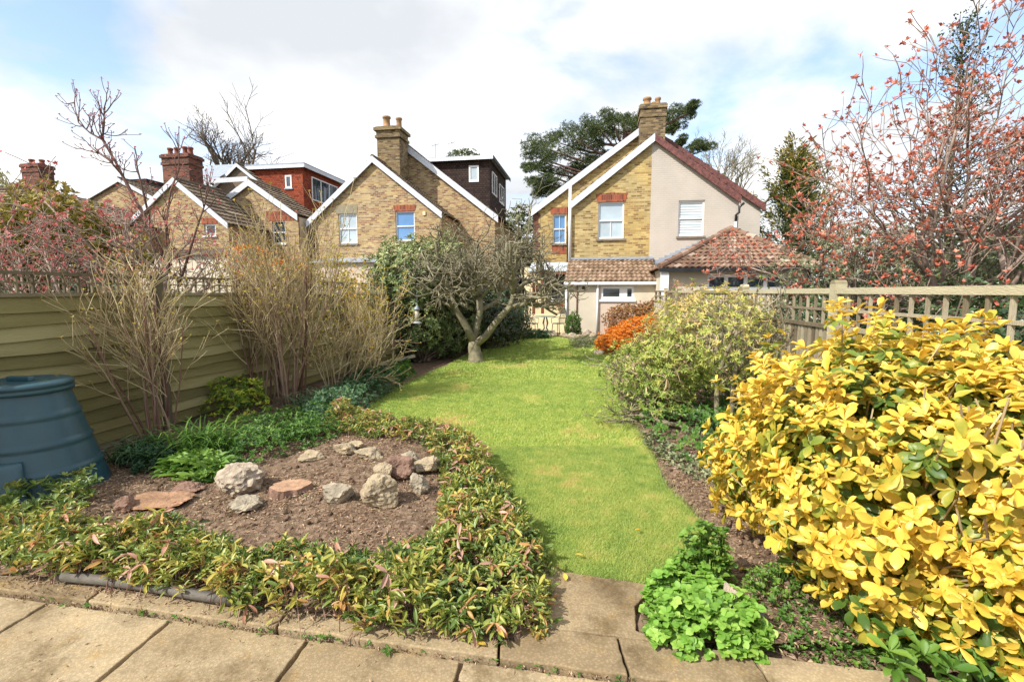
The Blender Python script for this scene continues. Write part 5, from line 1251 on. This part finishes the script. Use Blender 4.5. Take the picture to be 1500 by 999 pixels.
for t in py:
    p = LP(t); MB().bar(p+nrmv*.02+Vector((0,0,-.1)), p+nrmv*.02+Vector((0,0,1.86)), .09, .09, up=tuple(dv)).build('fence_post', MT['fpost'], fl)
# ---- right fence
fr = thing('trellis_fence', 'weathered slatted fence with an open lattice top along the right side', 'fence', (fence_x(4), 4, 0))
dv2 = Vector((.15,1,0)).normalized(); n2 = Vector((-dv2.y, dv2.x, 0))
def RP(y): return Vector((fence_x(y), y, 0))
ry = [-.6, 1.78, 4.16, 6.6, 8.9, 11.1, 12.9]
TOP = 1.68
for i in range(len(ry)-1):
    a, b = RP(ry[i]) + dv2*.05, RP(ry[i+1]) - dv2*.05; L = (b-a).length; Z = lambda z: Vector((0,0,z))
    m = MB(); m.bar(a+Z(TOP-.02), b+Z(TOP-.02), .075, .05); m.build('top_rail', MT['frail'], fr)
    m = MB(); m.bar(a+n2*.01+Z(TOP-.185), b+n2*.01+Z(TOP-.185), .03, .022); m.bar(a+n2*.01+Z(TOP-.335), b+n2*.01+Z(TOP-.335), .035, .035)
    n = int(L/.15)
    for k in range(n+1): p = a.lerp(b, k/n); m.bar(p+n2*.012+Z(TOP-.33), p+n2*.012+Z(TOP-.05), .020, .020, up=tuple(dv2))
    m.build('lattice', MT['fpostd'], fr)
    m = MB(); n = int(L/.075)
    for k in range(n):
        p = a.lerp(b, (k+.5)/n); m.bar(p+Z(.06), p+Z(TOP-.345), .020, .045, up=tuple(dv2), r=random.random())
    m.build('slat_panel', MT['fpostd'], fr)
    m = MB()
    for z in (.3, .85, 1.25): m.bar(a-n2*.03+Z(z), b-n2*.03+Z(z), .03, .05)
    m.build('back_rail', MT['fpost'], fr)
for y in ry:
    p = RP(y); z1 = TOP + .07; m = MB(); w = .05
    m.bar(p+Vector((0,0,-.1)), p+Vector((0,0,z1-.03)), .095, .095, up=tuple(dv2))
    # rounded cap
    prof = [p + dv2*(.0475*math.cos(a)) + Vector((0,0,z1-.031+.035*math.sin(a))) for a in [math.pi*k/8 for k in range(9)]]
    m.prism([tuple(q + n2*-.0475) for q in prof], tuple(n2*.095)); m.build('fence_post', MT['frail'], fr)
# low wall and end of the boundary beyond the fence
wl = thing('boundary_wall', 'pale rendered end of the boundary with short rails beside the white corner board', 'wall', (4.15,13.2,0))
a = Vector((4.3,13.0,0)); b = Vector((4.85,16.2,0))
m = MB(); m.bar(a+Vector((0,0,.65)), b+Vector((0,0,.65)), .12, 1.3); m.build('wall_panel', MT['painted'], wl)
m = MB()
for z in (1.37,1.52,1.67): m.bar(a+Vector((-.02,0,z)), b+Vector((-.02,0,z)), .05, .045)
for t in (.02,.33,.66,.98): p = a.lerp(b,t); m.bar(p+Vector((0,0,1.3)), p+Vector((0,0,1.7)), .05, .05, up=(1,0,0))
m.build('rails', MT['fpost'], wl)

# ---- compost bin
cx, cy = -3.90, 3.86
cb = thing('compost_bin', 'dark teal plastic compost bin with a dished lid in front of the left fence', 'compost bin', (cx, cy, 0))
def rb(z): return .43 - (.43-.285)*z/.86
prof = []
for z in np.linspace(0, .86, 40):
    r = rb(z)
    for zc in (.22,.44,.66):
        if abs(z-zc) < .02: r += .016*(1-abs(z-zc)/.02)
    prof.append((r, float(z)))
m = MB(); m.lathe((cx,cy,0), [(.455,0),(.455,.03)] + prof, 48); m.build('body', MT['bin'], cb, smooth=True)
m = MB(); m.lathe((cx,cy,0), [(.27,.84),(.315,.845),(.32,.87),(.308,.885),(.32,.89),(.322,.915),(.30,.93),(.22,.935),(.20,.925),(.05,.93)], 48); m.build('lid', MT['bin'], cb, smooth=True)
m = MB(); m.bar((cx-.10,cy,.945),(cx+.10,cy,.945),.05,.045); m.build('lid_handle', MT['bin'], cb, bevel=.012)
# hatch at the front left, standing proud
m = MB(); a0 = -1.35; vs = []; 
for zz_ in (.03,.10,.30,.345,.36):
    for k in range(9):
        a = a0 + (k-4)*.085; r = rb(zz_)+ (.055 if zz_ < .35 else .01); vs.append((cx+r*math.cos(a), cy+r*math.sin(a), zz_))
fs = [(i*9+k, i*9+k+1, (i+1)*9+k+1, (i+1)*9+k) for i in range(4) for k in range(8)]
for side in (0, 8):
    o = len(vs); a = a0 + (side-4)*.085
    for zz_ in (.03,.10,.30,.345,.36): vs.append((cx+(rb(zz_)-.01)*math.cos(a), cy+(rb(zz_)-.01)*math.sin(a), zz_))
    fs += [(o+i, o+i+1, (i+1)*9+side, i*9+side) for i in range(4)]
m.add(vs, fs); m.build('hatch', MT['bin'], cb, smooth=True)

for o in cb.children:                      # the bin stands leaning a little
    for v in o.data.vertices: v.co.x -= .13*v.co.z
# ---- grey pipe along the bed front
pts = [G(85,846,.07), G(150,852,.07), G(220,862,.07), G(290,874,.07), G(350,886,.06)]
pp_ = MB(); pp_.tube([(p[0], p[1]+.015, .07) for p in pts], [.026]*5, 12)
tag(pp_.build('edging_pole', M_plain('grey_weathered_pole', (.12,.105,.085), .7, .25, 12, .3), None, True, off=(pts[2][0], pts[2][1], 0)), 'grey weathered pole lying along the front of the bed under the leaves', 'pole')

# ---- bird feeder hanging in the fruit tree
fx, fy, fz = AT(611, 462, 10.6)
bf = thing('bird_feeder', 'tubular bird feeder hanging from a branch of the bare fruit tree', 'bird feeder', (fx, fy, fz-.2))
m = MB(); m.lathe((fx,fy,fz-.14), [(.052,0),(.052,.26)], 14); m.build('seed_tube', M_plain('seed_filled_tube',(.42,.38,.28),.4,.3,30), bf, True)
m = MB(); m.lathe((fx,fy,fz+.12), [(.072,0),(.07,.02),(.02,.09),(.012,.1)], 14); m.build('cap', MT['lead'], bf, True)
m = MB(); m.lathe((fx,fy,fz-.18), [(.10,.0),(.105,.02),(.06,.045)], 14); m.build('tray', MT['lead'], bf, True)
m = MB(); m.tube([(fx,fy,fz+.21), (fx+.01,fy,fz+.55)], .005, 4); m.build('hanger', MT['lead'], bf)

# ---- wooden plank on the far left bed
a = Vector(AT(555,537,10.4)); b = Vector(AT(608,521,10.6)); m = MB(); m.bar((a.x,a.y,max(.06,a.z)), (b.x,b.y,max(.22,b.z)), .06, .06); tag(m.build('timber_pole', MT['frail'], None, off=(a.x,a.y,0)), 'pale timber pole lying in the shade under the rhododendron', 'pole')

# ---- garden table and two chairs
tx, ty, _ = AT(799, 470, 18.6)
tb = thing('garden_table', 'small round green metal garden table between two chairs at the end of the lawn', 'table', (tx, ty, 0))
MB().lathe((tx,ty,.70), [(.40,0),(.41,.012),(.40,.025)], 26).build('tabletop', M_plain('pale_green_metal', (.16,.22,.20), .35, .1), tb)
for k in range(4):
    a = k*math.pi/2+.5; m = MB(); m.tube([(tx+.05*math.cos(a),ty+.05*math.sin(a),.70),(tx+.12*math.cos(a),ty+.12*math.sin(a),.45),(tx+.06*math.cos(a),ty+.06*math.sin(a),.25),(tx+.30*math.cos(a),ty+.30*math.sin(a),0)], .016, 6); m.build('leg', MT['metal'], tb)
def chair(x, y, rz, label):
    t = bpy.data.objects.new('garden_chair', None); COL.objects.link(t); t.location = (x, y, 0); t.rotation_euler = (0,0,rz); ORIG[t.name] = (0,0,0)
    tag(t, label, 'chair', 'garden chairs at the green table')
    m = MB(); m.lathe((0,0,.43), [(.22,0),(.23,.012),(.22,.025)], 18)
    m.build('seat', MT['metal'], t)
    for sx in (-1,1):
        for sy in (-1,1): MB().tube([(sx*.16,sy*.15,.44),(sx*.18,sy*.17,.2),(sx*.22,sy*.22,0)], .014, 6).build('leg', MT['metal'], t)
    m = MB(); m.tube([(-.19,.18,.44),(-.21,.22,.7),(-.16,.25,.93),(0,.26,1.0),(.16,.25,.93),(.21,.22,.7),(.19,.18,.44)], .014, 6)
    for k in range(-2,3): m.tube([(k*.07,.19,.45),(k*.09,.22,.68),(k*.05,.25,.96)], .009, 5)
    m.tube([(-.2,.215,.66),(0,.225,.62),(.2,.215,.66)], .009, 5)
    for k in range(10): a = k*.628; m.tube([(.09*math.cos(a),.23,.8+.09*math.sin(a)),(.09*math.cos(a+.628),.23,.8+.09*math.sin(a+.628))], .008, 4)
    m.build('backrest', MT['metal'], t)
    for sx in (-1,1): MB().tube([(sx*.21,.21,.66),(sx*.25,.0,.67),(sx*.24,-.17,.64),(sx*.2,-.17,.44)], .012, 6).build('armrest', MT['metal'], t)
    return t
x, y, _ = AT(780, 470, 18.5); chair(x, y, math.radians(70), 'green metal chair left of the round garden table, its back to the dark evergreen')
x, y, _ = AT(818, 470, 18.5); chair(x, y, math.radians(-60), 'green metal chair right of the round garden table next to the white drainpipe')
# low step of pale stones in front of the table
x, y = G(802, 492); m = MB(); m.box(x-.42, x+.35, y-.1, y+.12, 0, .10); m.box(x-.35, x+.3, y+.02, y+.3, .10, .2); tag(m.build('stone_step', M_rockg, None, off=(x,y,0), bevel=.015), 'pale stone step in front of the garden table', 'step')
x0, y0, _ = AT(769, 470, 19.6); x1, y1, _ = AT(828, 470, 19.6)
m = MB(); m.bar((x0,y0+.2,.38),(x1,y1-.1,.38),.15,.76); tag(m.build('patio_wall', MT['renderw'], None, off=(x0,y0,0)), 'low cream wall behind the garden table', 'wall')
g = MB(); g.add([(x0-1.2,18.0,.006),(x1+.1,18.0,.006),(x1+.1,21.5,.006),(x0-1.2,21.5,.006)], [(0,1,2,3)]); struct(g.build('far_patio', M_slab), label='paved sitting area at the end of the lawn')

# ------------------------------------------------------------------ sky, sun, camera
AZ = math.radians(36)           # shadows run towards (cos AZ, sin AZ)
EL = math.radians(44)
w = bpy.data.worlds.new('World'); SC.world = w; w.use_nodes = True; nt = w.node_tree
bg = nt.nodes['Background']; sky = nt.nodes.new('ShaderNodeTexSky'); sky.sky_type = 'NISHITA'; sky.sun_disc = False
sky.sun_elevation = EL
sx_, sy_ = -math.cos(AZ), -math.sin(AZ)
sky.sun_rotation = math.atan2(sx_, sy_)
sky.air_density = 1.0; sky.dust_density = 1.0; sky.ozone_density = 1.0
tc = nt.nodes.new('ShaderNodeTexCoord'); sp_ = nt.nodes.new('ShaderNodeSeparateXYZ'); nt.links.new(tc.outputs['Generated'], sp_.inputs[0])
def mth(op, a, b=None):
    n = nt.nodes.new('ShaderNodeMath'); n.operation = op
    for i, q in enumerate((a, b)):
        if q is None: continue
        if isinstance(q, (int, float)): n.inputs[i].default_value = q
        else: nt.links.new(q, n.inputs[i])
    return n.outputs[0]
zc = mth('ADD', mth('MAXIMUM', sp_.outputs[2], 0.0), .22)
cm = nt.nodes.new('ShaderNodeCombineXYZ'); nt.links.new(mth('DIVIDE', sp_.outputs[0], zc), cm.inputs[0]); nt.links.new(mth('DIVIDE', sp_.outputs[1], zc), cm.inputs[1])
mp = nt.nodes.new('ShaderNodeMapping'); mp.inputs['Location'].default_value = (CLX, CLY, 0); nt.links.new(cm.outputs[0], mp.inputs[0])
n1 = nd(nt, 'ShaderNodeTexNoise'); n1.inputs['Scale'].default_value = 1.3; n1.inputs['Detail'].default_value = 10; n1.inputs['Roughness'].default_value = .52; n1.inputs['Distortion'].default_value = .25
nt.links.new(mp.outputs[0], n1.inputs['Vector'])
msk = ramp(nt, [(.38,(.10,.10,.10)),(.50,(1,1,1))], n1.outputs['Fac'])
n2_ = nd(nt, 'ShaderNodeTexNoise'); n2_.inputs['Scale'].default_value = 1.3; n2_.inputs['Detail'].default_value = 6; n2_.inputs['Roughness'].default_value = .5
mp2 = nt.nodes.new('ShaderNodeMapping'); mp2.inputs['Location'].default_value = (CGX, CGY, 3); nt.links.new(cm.outputs[0], mp2.inputs[0]); nt.links.new(mp2.outputs[0], n2_.inputs['Vector'])
cc = ramp(nt, [(.36,(CB*.64,CB*.67,CB*.71)),(.50,(CB*.84,CB*.86,CB*.89)),(.60,(CB,CB*1.0,CB*1.0))], n2_.outputs['Fac'])
skc = mixc(nt, sky.outputs[0], (SKB[0], SKB[1], SKB[2]), .0)
mul = mixc(nt, sky.outputs[0], (SKB[0],)*3, 1.0, 'MULTIPLY')
fin = mixc(nt, mul, cc.outputs[0], msk.outputs[0])
for s in (cc,): pass
nt.links.new(fin, bg.inputs[0]); bg.inputs[1].default_value = SKYS
sun = bpy.data.lights.new('sun', 'SUN'); sun.energy = SUNE; sun.angle = math.radians(.6); sun.color = (1.0, .955, .87)
so = bpy.data.objects.new('sun', sun); COL.objects.link(so)
so.rotation_euler = Vector((math.cos(AZ)*math.cos(EL), math.sin(AZ)*math.cos(EL), -math.sin(EL))).to_track_quat('-Z', 'Y').to_euler()
cam = bpy.data.cameras.new('camera'); cam.sensor_width = 36; cam.lens = FOC*36/1500; cam.clip_end = 2000; cam.clip_start = .05
co = bpy.data.objects.new('camera', cam); COL.objects.link(co); co.location = (0,0,H); co.rotation_euler = (math.radians(90) - PITCH, 0, 0); SC.camera = co
SC.view_settings.view_transform = 'Standard'; SC.view_settings.look = 'None'; SC.view_settings.exposure = EXPO; SC.view_settings.gamma = 1
SC.cycles.max_bounces = 6; SC.cycles.diffuse_bounces = 3; SC.cycles.transmission_bounces = 4; SC.cycles.transparent_max_bounces = 4
